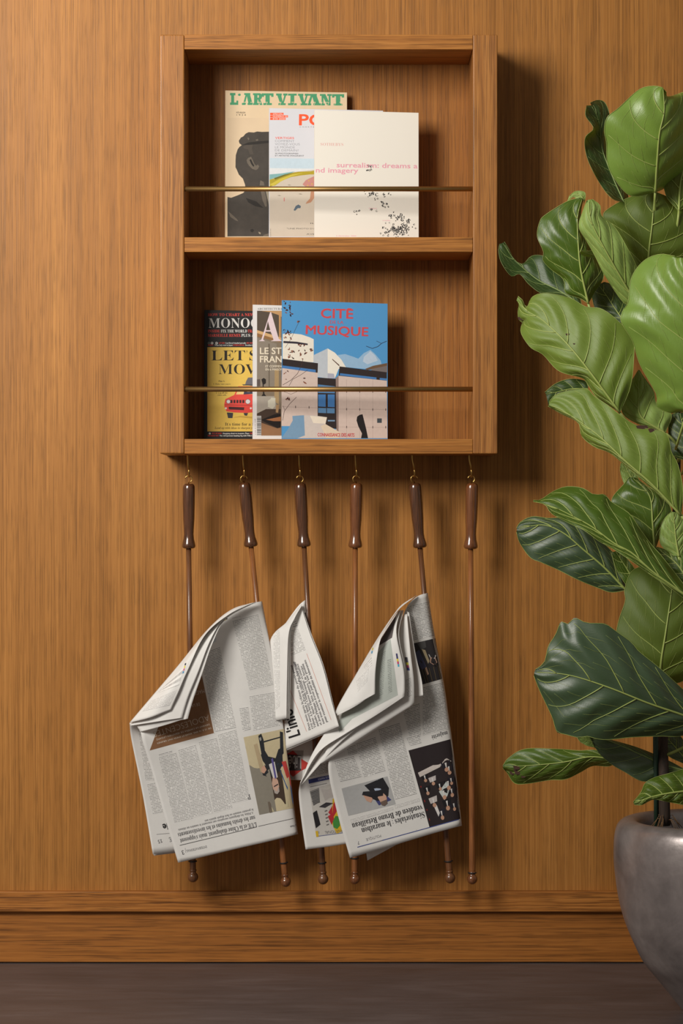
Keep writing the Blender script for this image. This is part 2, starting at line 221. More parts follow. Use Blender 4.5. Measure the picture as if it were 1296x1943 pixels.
# ------------------------------------------------------------------ lettering
SERIF = json.loads('''{"A":[437,[[[-9,0],[-9,18],[24,30],[49,75],[206,466],[224,465],[384,87],[411,34],[425,22],[443,18],[443,0],[229,0],[229,18],[270,25],[283,46],[273,81],[253,132],[103,132],[79,71],[76,59],[75,48],[87,26],[124,18],[128,18],[128,0]],[[113,161],[242,161],[177,319]]]],"B":[443,[[[16,0],[16,17],[45,22],[62,32],[75,82],[75,369],[69,412],[51,433],[15,439],[15,455],[220,455],[318,444],[377,409],[396,351],[384,302],[348,268],[287,247],[360,223],[404,185],[418,132],[407,76],[371,35],[314,9],[238,0]],[[182,252],[188,252],[234,257],[263,272],[279,301],[285,345],[281,385],[269,412],[248,428],[216,434],[188,425],[182,391]],[[222,24],[259,30],[283,49],[296,81],[301,128],[295,176],[277,208],[245,225],[197,231],[182,231],[182,65],[190,33]]]],"C":[468,[[[257,-11],[193,-3],[137,20],[91,56],[56,104],[34,162],[26,228],[34,294],[56,351],[92,399],[139,435],[195,458],[259,465],[309,459],[367,440],[388,435],[408,443],[419,465],[437,465],[437,308],[420,308],[392,364],[356,407],[313,434],[265,443],[198,419],[157,347],[144,226],[159,114],[203,46],[278,24],[318,29],[358,45],[395,71],[428,106],[447,89],[395,33],[332,0]]]],"D":[495,[[[20,0],[20,17],[63,30],[74,75],[74,374],[71,407],[61,426],[15,439],[15,455],[222,455],[328,441],[405,396],[452,325],[468,228],[441,101],[362,25],[228,0]],[[222,24],[279,37],[319,75],[343,139],[351,229],[336,342],[294,410],[223,433],[190,423],[182,385],[182,72],[190,34]]]],"E":[442,[[[14,0],[14,17],[44,20],[62,30],[72,48],[75,78],[75,369],[72,405],[62,425],[44,435],[16,439],[16,455],[399,455],[399,320],[383,320],[369,373],[340,406],[295,424],[232,430],[200,428],[186,417],[183,388],[183,246],[193,246],[232,252],[259,269],[277,300],[288,345],[304,345],[304,118],[287,118],[273,181],[241,213],[185,222],[183,222],[183,67],[192,35],[230,28],[313,39],[371,75],[411,143],[430,143],[402,0]]]],"F":[404,[[[15,0],[15,17],[62,34],[75,84],[75,375],[71,405],[61,423],[14,439],[14,455],[394,455],[394,320],[377,320],[355,385],[336,406],[310,420],[230,431],[200,429],[186,421],[182,398],[182,247],[190,247],[229,253],[256,270],[274,301],[284,347],[302,347],[302,118],[285,118],[274,168],[257,200],[229,218],[189,224],[182,224],[182,81],[188,43],[210,24],[257,17],[257,0]]]],"G":[507,[[[268,-10],[200,-3],[141,19],[93,55],[57,103],[35,161],[28,229],[35,295],[57,352],[93,399],[139,435],[195,458],[257,465],[311,459],[369,441],[388,436],[406,443],[419,465],[437,465],[437,308],[420,308],[382,379],[329,426],[267,443],[200,419],[159,347],[146,228],[154,135],[180,67],[221,26],[275,13],[308,16],[328,27],[339,45],[343,71],[343,128],[339,154],[329,170],[275,182],[275,198],[500,198],[500,182],[457,171],[446,128],[446,29],[357,0]]]],"H":[524,[[[15,0],[15,17],[62,32],[75,81],[75,379],[62,424],[16,439],[16,455],[242,455],[242,439],[204,432],[187,415],[182,379],[182,251],[342,251],[342,379],[337,415],[320,432],[282,439],[282,455],[507,455],[507,439],[461,424],[449,379],[449,81],[461,33],[478,22],[507,17],[507,0],[282,0],[282,17],[329,31],[339,49],[342,81],[342,221],[182,221],[182,81],[194,32],[242,17],[242,0]]]],"I":[261,[[[13,0],[13,17],[61,32],[72,49],[75,75],[75,387],[63,427],[13,439],[13,455],[244,455],[244,439],[196,427],[186,412],[183,387],[183,77],[187,44],[206,26],[246,17],[246,0]]]],"J":[330,[[[109,-65],[51,-54],[11,-22],[-3,23],[11,61],[44,75],[79,62],[93,28],[85,-1],[77,-19],[84,-35],[105,-40],[126,-36],[139,-25],[148,21],[148,367],[142,409],[122,430],[79,439],[79,455],[314,455],[314,439],[277,431],[260,411],[255,367],[255,89],[239,3],[190,-48]]]],"K":[511,[[[16,0],[16,17],[63,32],[75,81],[75,379],[63,424],[17,439],[17,455],[242,455],[242,439],[205,432],[187,415],[183,379],[183,234],[321,373],[342,398],[349,418],[334,434],[291,439],[291,455],[486,455],[486,439],[477,439],[415,419],[345,361],[271,285],[463,46],[487,25],[519,17],[519,0],[281,0],[281,17],[306,18],[322,21],[334,34],[316,66],[199,214],[183,198],[183,81],[195,32],[242,17],[242,0]]]],"L":[427,[[[15,0],[15,17],[62,32],[75,81],[75,379],[62,425],[16,439],[16,455],[250,455],[250,439],[208,434],[188,416],[182,379],[182,83],[185,47],[200,31],[234,28],[315,40],[345,56],[370,80],[409,154],[427,154],[402,0]]]],"M":[634,[[[14,0],[14,17],[61,32],[72,50],[75,79],[75,382],[71,416],[53,432],[15,439],[15,455],[185,455],[317,142],[449,455],[617,455],[617,439],[573,423],[560,378],[560,85],[565,43],[582,23],[617,17],[617,0],[396,0],[396,17],[433,25],[450,44],[455,83],[455,399],[288,0],[270,0],[105,389],[105,80],[109,48],[120,30],[169,17],[169,0]]]],"N":[494,[[[403,-11],[107,350],[107,79],[119,31],[167,17],[167,0],[18,0],[18,17],[54,23],[71,41],[76,79],[76,388],[36,433],[18,439],[18,455],[156,455],[391,169],[391,377],[386,414],[369,431],[331,439],[331,455],[480,455],[480,439],[433,425],[422,377],[422,-11]]]],"O":[525,[[[261,-11],[213,-6],[169,7],[94,58],[66,93],[45,134],[32,179],[28,228],[32,276],[45,321],[66,362],[95,397],[130,426],[170,448],[216,462],[265,466],[313,462],[357,448],[431,399],[481,323],[494,277],[498,228],[494,179],[481,134],[459,93],[430,58],[355,7],[310,-6]],[[265,12],[328,36],[367,108],[379,228],[371,321],[348,389],[310,430],[260,443],[196,419],[158,347],[145,228],[153,135],[177,67],[215,26]]]],"P":[418,[[[15,0],[15,17],[62,32],[75,81],[75,379],[62,424],[16,439],[16,455],[214,455],[287,452],[336,440],[366,422],[390,398],[404,367],[409,332],[398,280],[367,240],[314,214],[242,206],[182,206],[182,81],[194,32],[242,17],[242,0]],[[182,230],[201,230],[244,235],[272,253],[287,283],[292,329],[288,375],[275,406],[252,425],[216,431],[189,424],[182,398]]]],"Q":[525,[[[378,-116],[296,-103],[232,-64],[187,-1],[141,21],[101,50],[70,86],[47,129],[32,176],[28,228],[32,276],[45,321],[66,362],[95,397],[130,426],[170,448],[216,462],[265,466],[313,462],[357,448],[431,399],[481,323],[494,277],[498,228],[487,152],[454,86],[401,34],[330,0],[378,-60],[445,-81],[492,-73],[495,-92],[435,-110]],[[265,12],[329,36],[367,108],[380,228],[372,321],[348,389],[310,430],[260,443],[196,419],[158,347],[145,228],[153,135],[178,67],[216,26]]]],"R":[473,[[[15,0],[15,17],[62,32],[75,81],[75,379],[62,424],[16,439],[16,455],[217,455],[305,448],[367,426],[405,388],[417,334],[406,285],[372,248],[315,224],[432,50],[452,26],[478,17],[480,17],[480,0],[338,0],[201,212],[182,212],[182,81],[194,32],[242,17],[242,0]],[[182,234],[203,234],[249,240],[280,258],[298,290],[304,336],[295,389],[268,421],[224,431],[190,422],[182,385]]]],"S":[390,[[[43,-11],[43,158],[62,158],[83,94],[111,50],[149,24],[197,15],[231,20],[257,36],[273,60],[279,89],[265,129],[225,160],[163,191],[112,221],[77,253],[56,289],[50,332],[54,370],[67,403],[88,429],[115,449],[148,462],[185,466],[229,461],[282,448],[291,446],[300,445],[313,450],[320,466],[339,466],[339,319],[322,319],[293,385],[248,429],[194,445],[163,440],[140,426],[125,406],[120,380],[124,356],[137,336],[189,303],[253,273],[317,233],[350,188],[359,133],[354,93],[339,58],[314,29],[281,8],[240,-6],[192,-10],[158,-8],[126,1],[98,9],[85,12],[69,7],[61,-11]]]],"T":[423,[[[92,0],[92,17],[123,21],[142,31],[152,50],[156,81],[156,433],[149,433],[102,426],[65,403],[41,367],[29,318],[11,318],[11,455],[410,455],[410,317],[394,317],[375,382],[333,420],[269,433],[263,433],[263,81],[267,49],[276,30],[296,21],[328,17],[328,0]]]],"U":[492,[[[248,-13],[168,-2],[114,29],[83,81],[73,155],[73,379],[61,424],[15,439],[15,455],[240,455],[240,439],[202,432],[185,415],[181,379],[181,140],[186,88],[203,51],[232,29],[275,22],[340,37],[379,83],[392,159],[392,378],[379,423],[328,439],[328,455],[474,455],[474,439],[433,421],[422,378],[422,181],[412,92],[380,32],[325,-2]]]],"V":[428,[[[212,-13],[44,381],[22,420],[-14,439],[-14,455],[211,455],[211,439],[166,432],[152,410],[161,378],[259,143],[348,377],[355,409],[342,432],[299,439],[299,455],[442,455],[442,439],[408,427],[382,383],[230,-13]]]],"W":[611,[[[171,-11],[32,393],[15,427],[-15,439],[-15,455],[181,455],[181,439],[150,432],[140,410],[148,373],[223,153],[301,353],[286,399],[267,429],[229,439],[229,455],[439,455],[439,439],[404,432],[393,412],[399,386],[474,166],[541,369],[549,406],[538,430],[503,439],[503,455],[624,455],[624,439],[594,421],[575,379],[446,-11],[428,-11],[316,309],[190,-11]]]],"X":[471,[[[11,0],[11,17],[53,30],[90,66],[193,208],[78,386],[47,425],[16,439],[14,439],[14,455],[244,455],[244,439],[229,439],[200,433],[190,415],[201,388],[265,289],[322,373],[339,414],[328,432],[293,439],[293,455],[458,455],[458,439],[455,439],[403,423],[357,373],[281,265],[413,57],[436,28],[461,17],[464,17],[464,0],[238,0],[238,17],[243,17],[278,23],[290,41],[275,79],[210,183],[138,81],[124,45],[137,24],[174,17],[174,0]]]],"Y":[425,[[[101,0],[101,17],[148,32],[161,81],[161,179],[46,387],[14,429],[1,435],[-13,438],[-13,455],[207,455],[207,438],[195,438],[167,432],[156,416],[164,392],[248,226],[333,366],[349,408],[336,430],[298,438],[295,438],[295,455],[439,455],[439,438],[409,424],[383,392],[268,203],[268,81],[280,32],[328,17],[328,0]]]],"Z":[442,[[[20,0],[20,11],[276,430],[214,430],[141,420],[94,386],[61,316],[44,316],[57,455],[406,455],[406,443],[153,29],[239,29],[302,37],[349,61],[384,103],[407,164],[424,164],[407,0]]]],"a":[344,[[[255,-10],[216,1],[200,35],[151,2],[95,-9],[64,-4],[40,11],[25,34],[20,63],[31,104],[63,136],[119,164],[199,190],[199,241],[187,282],[148,296],[115,290],[104,274],[113,257],[123,231],[110,202],[77,191],[45,203],[33,236],[49,278],[95,308],[162,318],[223,312],[263,292],[285,259],[293,210],[293,62],[295,40],[304,34],[320,42],[329,28],[294,-1]],[[151,34],[174,41],[199,63],[199,169],[154,151],[127,123],[118,84],[126,46]]]],"b":[361,[[[43,-11],[43,388],[37,428],[8,439],[8,455],[138,455],[138,279],[175,308],[221,318],[254,313],[284,299],[308,276],[326,245],[342,166],[337,118],[323,75],[300,40],[270,13],[233,-4],[192,-10],[148,-1],[105,28],[53,-11]],[[183,14],[213,23],[232,49],[245,160],[242,213],[231,251],[212,273],[184,280],[155,270],[138,242],[138,69],[149,28]]]],"c":[294,[[[156,-10],[119,-5],[87,11],[59,35],[38,68],[24,106],[19,150],[25,196],[40,237],[64,271],[96,297],[133,313],[175,319],[218,314],[250,298],[271,275],[277,245],[266,215],[236,204],[206,216],[196,251],[197,261],[197,271],[190,290],[169,297],[138,285],[118,248],[112,187],[118,123],[137,76],[166,48],[204,38],[239,47],[271,72],[285,60],[227,8]]]],"d":[371,[[[140,-10],[107,-5],[78,10],[53,35],[35,66],[19,147],[24,196],[36,237],[55,272],[81,297],[112,313],[146,318],[189,309],[223,280],[223,401],[212,430],[176,439],[176,455],[319,455],[319,75],[325,41],[353,28],[353,11],[223,-10],[223,39],[188,2]],[[171,28],[202,41],[223,76],[223,242],[206,270],[174,281],[147,273],[130,250],[118,153],[130,58],[146,36]]]],"e":[301,[[[154,-10],[117,-5],[85,10],[58,35],[37,69],[24,109],[19,157],[24,201],[38,240],[59,273],[87,298],[120,313],[157,318],[209,309],[249,280],[274,234],[283,173],[283,166],[117,166],[127,97],[154,56],[199,42],[237,53],[270,86],[285,73],[228,11]],[[116,192],[201,192],[201,215],[193,277],[181,292],[161,297],[127,274],[116,203]]]],"f":[213,[[[15,0],[15,16],[40,22],[50,35],[52,73],[52,277],[16,277],[16,310],[52,310],[52,353],[60,400],[85,436],[123,457],[174,465],[212,460],[240,446],[257,425],[263,400],[252,367],[224,355],[195,365],[185,391],[193,420],[196,426],[197,433],[193,441],[180,443],[163,440],[153,430],[148,390],[148,310],[203,310],[203,277],[148,277],[148,65],[158,26],[199,16],[199,0]]]],"g":[327,[[[146,-140],[89,-136],[48,-122],[22,-100],[14,-75],[28,-46],[69,-26],[35,-1],[24,30],[28,54],[42,74],[102,110],[42,150],[22,212],[27,242],[40,268],[88,305],[157,318],[233,304],[317,304],[317,268],[268,268],[286,237],[291,203],[276,151],[234,116],[172,103],[157,103],[142,104],[112,94],[101,71],[111,55],[141,49],[175,49],[259,40],[303,13],[316,-37],[305,-80],[272,-113],[219,-133]],[[157,124],[178,130],[190,146],[199,211],[190,276],[178,292],[157,297],[137,292],[124,276],[114,211],[124,146],[137,130]],[[161,-116],[218,-111],[252,-94],[263,-66],[249,-41],[205,-34],[97,-34],[79,-52],[73,-73],[79,-89],[95,-103]]]],"h":[381,[[[18,0],[18,16],[45,26],[52,56],[52,399],[46,429],[19,440],[19,455],[148,455],[148,267],[190,305],[243,318],[292,306],[321,271],[330,212],[330,56],[337,26],[363,16],[363,0],[202,0],[202,16],[207,16],[228,26],[235,56],[235,217],[229,258],[219,268],[203,271],[173,262],[148,235],[148,56],[154,26],[180,16],[180,0]]]],"i":[198,[[[101,362],[65,376],[50,412],[65,449],[101,463],[137,449],[151,412],[136,376]],[[18,0],[18,16],[45,26],[52,56],[52,252],[47,285],[20,293],[21,310],[148,310],[148,56],[154,26],[180,16],[180,0]]]],"j":[210,[[[106,363],[70,378],[56,414],[71,450],[106,465],[142,450],[157,414],[142,378]],[[36,-140],[-11,-131],[-44,-105],[-56,-70],[-45,-40],[-15,-29],[15,-39],[26,-66],[19,-87],[11,-103],[16,-113],[31,-117],[49,-113],[58,-100],[64,-54],[64,250],[56,284],[22,294],[22,310],[159,310],[159,-21],[151,-73],[127,-110],[88,-133]]]],"k":[359,[[[17,0],[17,16],[45,26],[52,56],[52,398],[47,429],[20,439],[21,455],[148,455],[148,169],[227,248],[244,278],[235,290],[209,293],[206,293],[206,310],[345,310],[345,293],[308,284],[275,260],[222,209],[346,34],[376,16],[376,0],[211,0],[211,16],[217,16],[234,20],[239,32],[232,49],[163,147],[148,134],[148,56],[154,26],[180,16],[180,0]]]],"l":[200,[[[18,0],[18,16],[45,26],[52,56],[52,398],[47,429],[20,439],[20,455],[148,455],[148,56],[154,26],[180,16],[180,0]]]],"m":[554,[[[18,0],[18,16],[45,26],[52,56],[52,253],[46,284],[19,294],[19,310],[146,310],[146,265],[188,305],[237,318],[292,304],[320,261],[364,304],[418,318],[465,306],[494,271],[504,212],[504,56],[510,26],[536,16],[536,0],[377,0],[377,16],[403,26],[410,56],[410,217],[404,258],[394,268],[377,271],[349,263],[324,237],[324,56],[331,26],[356,16],[356,0],[199,0],[199,16],[225,26],[232,56],[232,217],[226,258],[216,268],[199,271],[170,262],[146,235],[146,56],[152,27],[177,16],[177,0]]]],"n":[381,[[[18,0],[18,16],[45,26],[52,56],[52,253],[46,284],[19,294],[19,310],[148,310],[148,267],[190,306],[243,318],[292,306],[321,271],[330,212],[330,56],[337,26],[363,16],[363,0],[202,0],[202,16],[207,16],[228,26],[235,56],[235,217],[229,258],[219,268],[203,271],[173,262],[148,235],[148,56],[154,26],[180,16],[180,0]]]],"o":[336,[[[169,-10],[127,-5],[90,11],[60,37],[38,70],[24,110],[19,154],[24,199],[38,239],[60,272],[90,297],[127,313],[168,318],[209,313],[245,298],[275,273],[298,240],[312,200],[317,154],[312,108],[298,69],[275,36],[245,11],[210,-5]],[[169,11],[193,18],[209,39],[217,81],[220,154],[217,227],[208,271],[192,292],[169,299],[144,292],[128,271],[117,154],[120,82],[128,39],[144,18]]]],"p":[372,[[[17,-139],[17,-124],[40,-117],[50,-101],[52,-64],[52,243],[46,283],[19,295],[19,310],[143,310],[143,263],[180,305],[230,319],[264,314],[293,298],[317,274],[335,241],[350,160],[334,72],[316,38],[291,12],[261,-5],[227,-10],[183,1],[148,32],[148,-58],[152,-99],[167,-118],[197,-123],[197,-139]],[[195,28],[222,36],[239,59],[253,154],[241,248],[225,270],[199,278],[171,267],[148,235],[148,69],[167,38]]]],"q":[364,[[[175,-139],[175,-123],[214,-114],[224,-83],[224,29],[187,0],[142,-9],[108,-5],[79,10],[54,33],[36,64],[20,144],[25,192],[40,234],[63,270],[93,297],[129,313],[170,319],[215,310],[257,281],[309,320],[320,320],[320,-83],[326,-113],[354,-123],[354,-139]],[[179,30],[208,40],[224,67],[224,241],[213,281],[179,295],[150,286],[131,261],[120,218],[117,156],[120,100],[131,60],[150,37]]]],"r":[288,[[[18,0],[18,16],[45,26],[52,56],[52,252],[46,285],[20,293],[21,310],[146,310],[146,252],[187,301],[233,318],[258,315],[275,304],[289,266],[278,234],[248,222],[222,231],[207,250],[189,260],[162,241],[149,192],[149,56],[159,25],[197,16],[197,0]]]],"s":[288,[[[151,-10],[87,6],[73,9],[60,4],[51,-9],[36,-9],[36,105],[53,105],[66,68],[87,39],[112,21],[140,15],[179,27],[192,58],[183,84],[156,105],[107,130],[54,169],[41,193],[37,220],[44,259],[65,291],[98,312],[141,319],[166,316],[199,308],[206,306],[213,305],[230,319],[244,319],[244,222],[228,222],[196,277],[174,291],[149,296],[116,286],[105,259],[115,232],[146,212],[191,189],[241,151],[253,127],[257,95],[250,51],[228,18],[194,-3]]]],"t":[228,[[[124,-9],[89,-4],[66,10],[53,36],[48,71],[48,279],[20,279],[20,300],[88,369],[129,424],[144,424],[144,310],[208,310],[208,279],[144,279],[144,82],[149,51],[168,40],[189,49],[206,75],[222,66],[182,9]]]],"u":[375,[[[131,-10],[91,-3],[65,17],[51,51],[46,97],[46,248],[39,282],[11,294],[11,310],[142,310],[142,74],[151,46],[177,36],[205,43],[228,66],[228,248],[221,283],[189,294],[189,310],[324,310],[324,70],[331,39],[360,30],[360,13],[300,7],[228,-10],[228,40],[186,3]]]],"v":[307,[[[142,-10],[38,248],[22,281],[-3,293],[-3,310],[164,310],[164,294],[156,294],[136,290],[129,276],[130,268],[185,122],[236,253],[241,272],[232,289],[203,294],[203,310],[305,310],[305,295],[278,279],[260,243],[160,-10]]]],"w":[435,[[[122,-10],[17,265],[6,284],[-11,293],[-11,310],[138,310],[138,293],[120,289],[114,276],[116,266],[120,253],[167,127],[211,235],[201,266],[190,288],[168,295],[168,310],[323,310],[323,293],[302,288],[296,276],[296,269],[298,262],[336,141],[382,256],[387,275],[380,289],[356,295],[356,310],[445,310],[445,295],[425,284],[412,258],[304,-10],[289,-10],[223,197],[140,-10]]]],"x":[319,[[[5,0],[5,15],[34,29],[62,56],[123,136],[43,263],[24,285],[4,293],[4,310],[169,310],[169,294],[147,291],[140,280],[149,260],[183,206],[224,257],[234,279],[227,290],[201,294],[201,310],[311,310],[311,296],[283,283],[254,254],[198,184],[291,36],[303,21],[319,15],[319,0],[155,0],[155,16],[178,19],[185,30],[173,59],[138,114],[97,61],[85,34],[92,20],[114,15],[118,15],[118,0]]]],"y":[300,[[[52,-140],[10,-125],[-3,-107],[-7,-84],[5,-53],[36,-40],[64,-49],[75,-76],[74,-81],[74,-87],[86,-99],[114,-74],[129,-44],[140,-5],[36,251],[25,275],[15,287],[-3,293],[-5,293],[-5,310],[162,310],[162,293],[136,289],[128,275],[130,267],[133,257],[185,119],[230,241],[236,260],[238,274],[229,289],[203,293],[203,310],[300,310],[300,293],[277,281],[259,242],[162,-24],[129,-96],[95,-131]]]],"z":[293,[[[13,0],[13,14],[168,287],[128,287],[96,283],[72,272],[55,250],[44,216],[26,216],[32,310],[275,310],[275,291],[126,25],[152,25],[194,30],[223,44],[244,69],[260,107],[276,107],[268,0]]]],"0":[375,[[[188,-7],[133,1],[91,24],[60,61],[39,111],[23,241],[27,311],[39,371],[60,420],[91,456],[133,479],[189,486],[242,479],[283,456],[314,419],[336,370],[348,310],[353,240],[348,171],[336,110],[314,61],[283,24],[241,1]],[[188,37],[219,50],[237,91],[248,240],[237,390],[219,429],[189,443],[157,429],[139,390],[127,240],[139,91],[157,50]]]],"1":[376,[[[65,0],[65,36],[120,36],[146,45],[154,79],[154,416],[108,365],[67,346],[40,359],[28,396],[74,412],[132,447],[179,482],[254,482],[254,79],[261,47],[288,36],[343,36],[343,0]]]],"2":[375,[[[24,0],[24,69],[123,171],[187,245],[218,307],[226,371],[223,405],[212,427],[196,441],[174,445],[145,438],[126,416],[116,380],[112,329],[77,333],[50,344],[32,365],[26,396],[43,441],[92,474],[174,486],[240,479],[288,456],[318,421],[328,375],[319,329],[291,281],[238,220],[154,138],[87,74],[244,74],[279,86],[300,120],[305,141],[345,141],[341,0]]]],"3":[375,[[[163,-7],[81,5],[34,35],[19,74],[23,96],[36,113],[76,126],[82,89],[99,62],[125,46],[158,40],[199,49],[230,79],[241,139],[234,174],[214,202],[181,221],[137,227],[95,227],[95,269],[140,269],[178,275],[204,296],[220,327],[225,367],[211,424],[193,440],[169,445],[148,441],[133,430],[116,391],[111,341],[75,345],[47,356],[30,374],[24,401],[34,434],[62,461],[108,480],[173,486],[237,479],[286,458],[317,423],[328,377],[320,335],[298,301],[265,275],[225,256],[279,238],[326,201],[340,174],[345,138],[329,70],[288,25],[230,1]]]],"4":[375,[[[121,0],[121,36],[140,36],[179,44],[191,58],[195,84],[195,125],[9,125],[9,166],[199,480],[293,480],[293,169],[363,169],[363,125],[293,125],[293,84],[297,58],[309,44],[348,36],[357,36],[357,0]],[[56,169],[195,169],[195,287],[196,351],[199,416],[189,394],[174,366],[158,338],[146,319]]]],"5":[375,[[[165,-7],[84,5],[40,35],[27,75],[31,95],[42,109],[81,121],[88,83],[111,52],[154,40],[195,50],[226,83],[237,148],[231,192],[213,223],[184,241],[146,247],[103,243],[71,235],[40,247],[62,480],[316,480],[319,357],[281,357],[275,380],[267,399],[244,406],[105,406],[94,281],[126,288],[168,291],[238,282],[293,256],[328,211],[340,148],[336,108],[324,75],[282,27],[226,1]]]],"6":[376,[[[197,-7],[150,-1],[109,18],[76,49],[51,93],[35,151],[30,222],[42,325],[77,409],[104,441],[137,466],[176,481],[222,486],[291,476],[329,449],[340,412],[336,393],[322,376],[298,364],[260,360],[256,400],[243,434],[216,447],[180,435],[152,401],[134,345],[125,269],[161,286],[218,294],[273,285],[315,258],[343,214],[352,155],[342,90],[313,38],[264,5]],[[199,38],[222,44],[239,64],[251,98],[255,148],[250,196],[238,228],[219,247],[193,253],[154,243],[125,221],[131,138],[147,81],[170,48]]]],"7":[375,[[[111,0],[289,406],[113,406],[86,398],[74,372],[70,338],[30,338],[33,480],[353,480],[353,447],[168,0]]]],"8":[376,[[[183,-7],[132,-2],[91,11],[60,31],[38,57],[25,88],[20,122],[27,162],[47,193],[119,242],[57,296],[41,327],[36,364],[50,423],[70,449],[99,469],[140,482],[191,486],[254,478],[299,453],[325,415],[334,369],[328,333],[310,305],[244,260],[296,230],[330,199],[349,166],[355,127],[344,71],[310,29],[256,2]],[[203,283],[239,317],[250,370],[243,407],[222,436],[187,447],[163,442],[145,426],[130,372],[135,341],[149,318]],[[187,32],[218,37],[241,55],[257,82],[262,116],[256,146],[239,170],[164,216],[126,178],[111,120],[116,84],[132,56],[156,38]]]],"9":[375,[[[152,-7],[88,4],[53,33],[42,69],[50,94],[75,107],[103,56],[126,41],[156,36],[205,57],[237,122],[251,230],[212,198],[155,185],[103,194],[60,220],[33,264],[24,324],[28,369],[42,409],[64,441],[95,466],[133,481],[177,486],[223,480],[264,463],[298,433],[323,390],[340,332],[345,261],[334,157],[301,72],[274,39],[241,14],[200,-2]],[[184,233],[224,245],[251,278],[245,352],[231,403],[209,432],[181,441],[156,434],[137,413],[125,377],[121,328],[128,275],[149,244]]]]}''')
SERIF["'"] = [150, [[[40, 690], [110, 690], [100, 560], [60, 480], [40, 500], [70, 570]]]]
SERIF[','] = [200, [[[50, 110], [130, 110], [120, 10], [60, -110], [40, -90], [80, 0]]]]
SERIF['.'] = [200, [[[50, 110], [140, 110], [140, 0], [50, 0]]]]
SERIF[':'] = [220, [[[60, 110], [150, 110], [150, 0], [60, 0]], [[60, 440], [150, 440], [150, 330], [60, 330]]]]
SERIF['-'] = [260, [[[30, 260], [220, 260], [220, 180], [30, 180]]]]
SERIF['|'] = [200, [[[80, 720], [105, 720], [105, -80], [80, -80]]]]
ACC = [[190, 500], [260, 680], [190+150, 680], [240, 500]]
_txt = {}; _gl = {}
def glyph(ch, bold, pun, accent):
    k = (ch, bold, accent)
    if k in _gl: return _gl[k]
    g = SERIF.get(ch) or SERIF['o']; polys = list(g[1])
    if accent: polys = polys+[[[p[0]*.7-30+(g[0]-300)*.5, p[1]*.75] for p in ACC]]
    if pun: polys = [[[p[0]*.62, p[1]*.66] for p in q] for q in polys]
    cu = bpy.data.curves.new('lettering', 'CURVE'); cu.dimensions = '2D'; cu.fill_mode = 'BOTH'; cu.offset = bold
    for poly in polys:
        sp = cu.splines.new('POLY'); sp.points.add(len(poly)-1); sp.use_cyclic_u = True
        for i, p in enumerate(poly): sp.points[i].co = (p[0]*.001, p[1]*.001, 0, 1)
    ob = bpy.data.objects.new('lettering', cu); me = bpy.data.meshes.new_from_object(ob)
    r = ([(v.co.x, v.co.y) for v in me.vertices], [tuple(p.vertices) for p in me.polygons])
    bpy.data.meshes.remove(me); bpy.data.objects.remove(ob); bpy.data.curves.remove(cu)
    _gl[k] = r; return r
SLAB = {
 'L': [[(0, .8), (.66, .8), (.66, 1), (0, 1)], [(.14, 0), (.5, 0), (.5, 1), (.14, 1)], [(0, 0), (1, 0), (1, .36), (.78, .36), (.78, .2), (0, .2)]],
 'A': [[(.2, .84), (.74, .84), (.74, 1), (.2, 1)], [(.36, 1), (.5, 1), (.26, 0), (.08, 0)], [(.38, 1), (.68, 1), (.97, 0), (.6, 0)], [(0, 0), (.36, 0), (.36, .17), (0, .17)], [(.5, 0), (1, 0), (1, .17), (.5, .17)]],
 'R': [[(.12, 0), (.48, 0), (.48, 1), (.12, 1)], [(0, .84), (.5, .84), (.5, 1), (0, 1)], [(0, 0), (.6, 0), (.6, .17), (0, .17)], [(.4, 1), (.76, 1), (.94, .9), (.94, .58), (.76, .46), (.4, .46), (.4, .62), (.58, .62), (.62, .66), (.62, .80), (.58, .84), (.4, .84)], [(.52, .48), (.76, .48), (1, 0), (.68, 0)]],
 'T': [[(0, .70), (.2, .70), (.2, .82), (.8, .82), (.8, .70), (1, .70), (1, 1), (0, 1)], [(.32, 0), (.68, 0), (.68, 1), (.32, 1)], [(.14, 0), (.86, 0), (.86, .17), (.14, .17)]],
 'V': [[(0, .83), (.5, .83), (.5, 1), (0, 1)], [(.62, .83), (1, .83), (1, 1), (.62, 1)], [(.08, .9), (.44, .9), (.64, 0), (.40, 0)], [(.74, .9), (.9, .9), (.62, 0), (.48, 0)], [(.2, 0), (.84, 0), (.84, .17), (.2, .17)]],
 'I': [[(0, .83), (1, .83), (1, 1), (0, 1)], [(.28, 0), (.72, 0), (.72, 1), (.28, 1)], [(0, 0), (1, 0), (1, .17), (0, .17)]],
 'N': [[(0, .84), (.44, .84), (.44, 1), (0, 1)], [(.14, 0), (.3, 0), (.3, 1), (.14, 1)], [(.14, 1), (.46, 1), (.9, 0), (.62, 0)], [(.74, 0), (.9, 0), (.9, 1), (.74, 1)], [(.62, .84), (1, .84), (1, 1), (.62, 1)], [(0, 0), (.42, 0), (.42, .17), (0, .17)]],
}
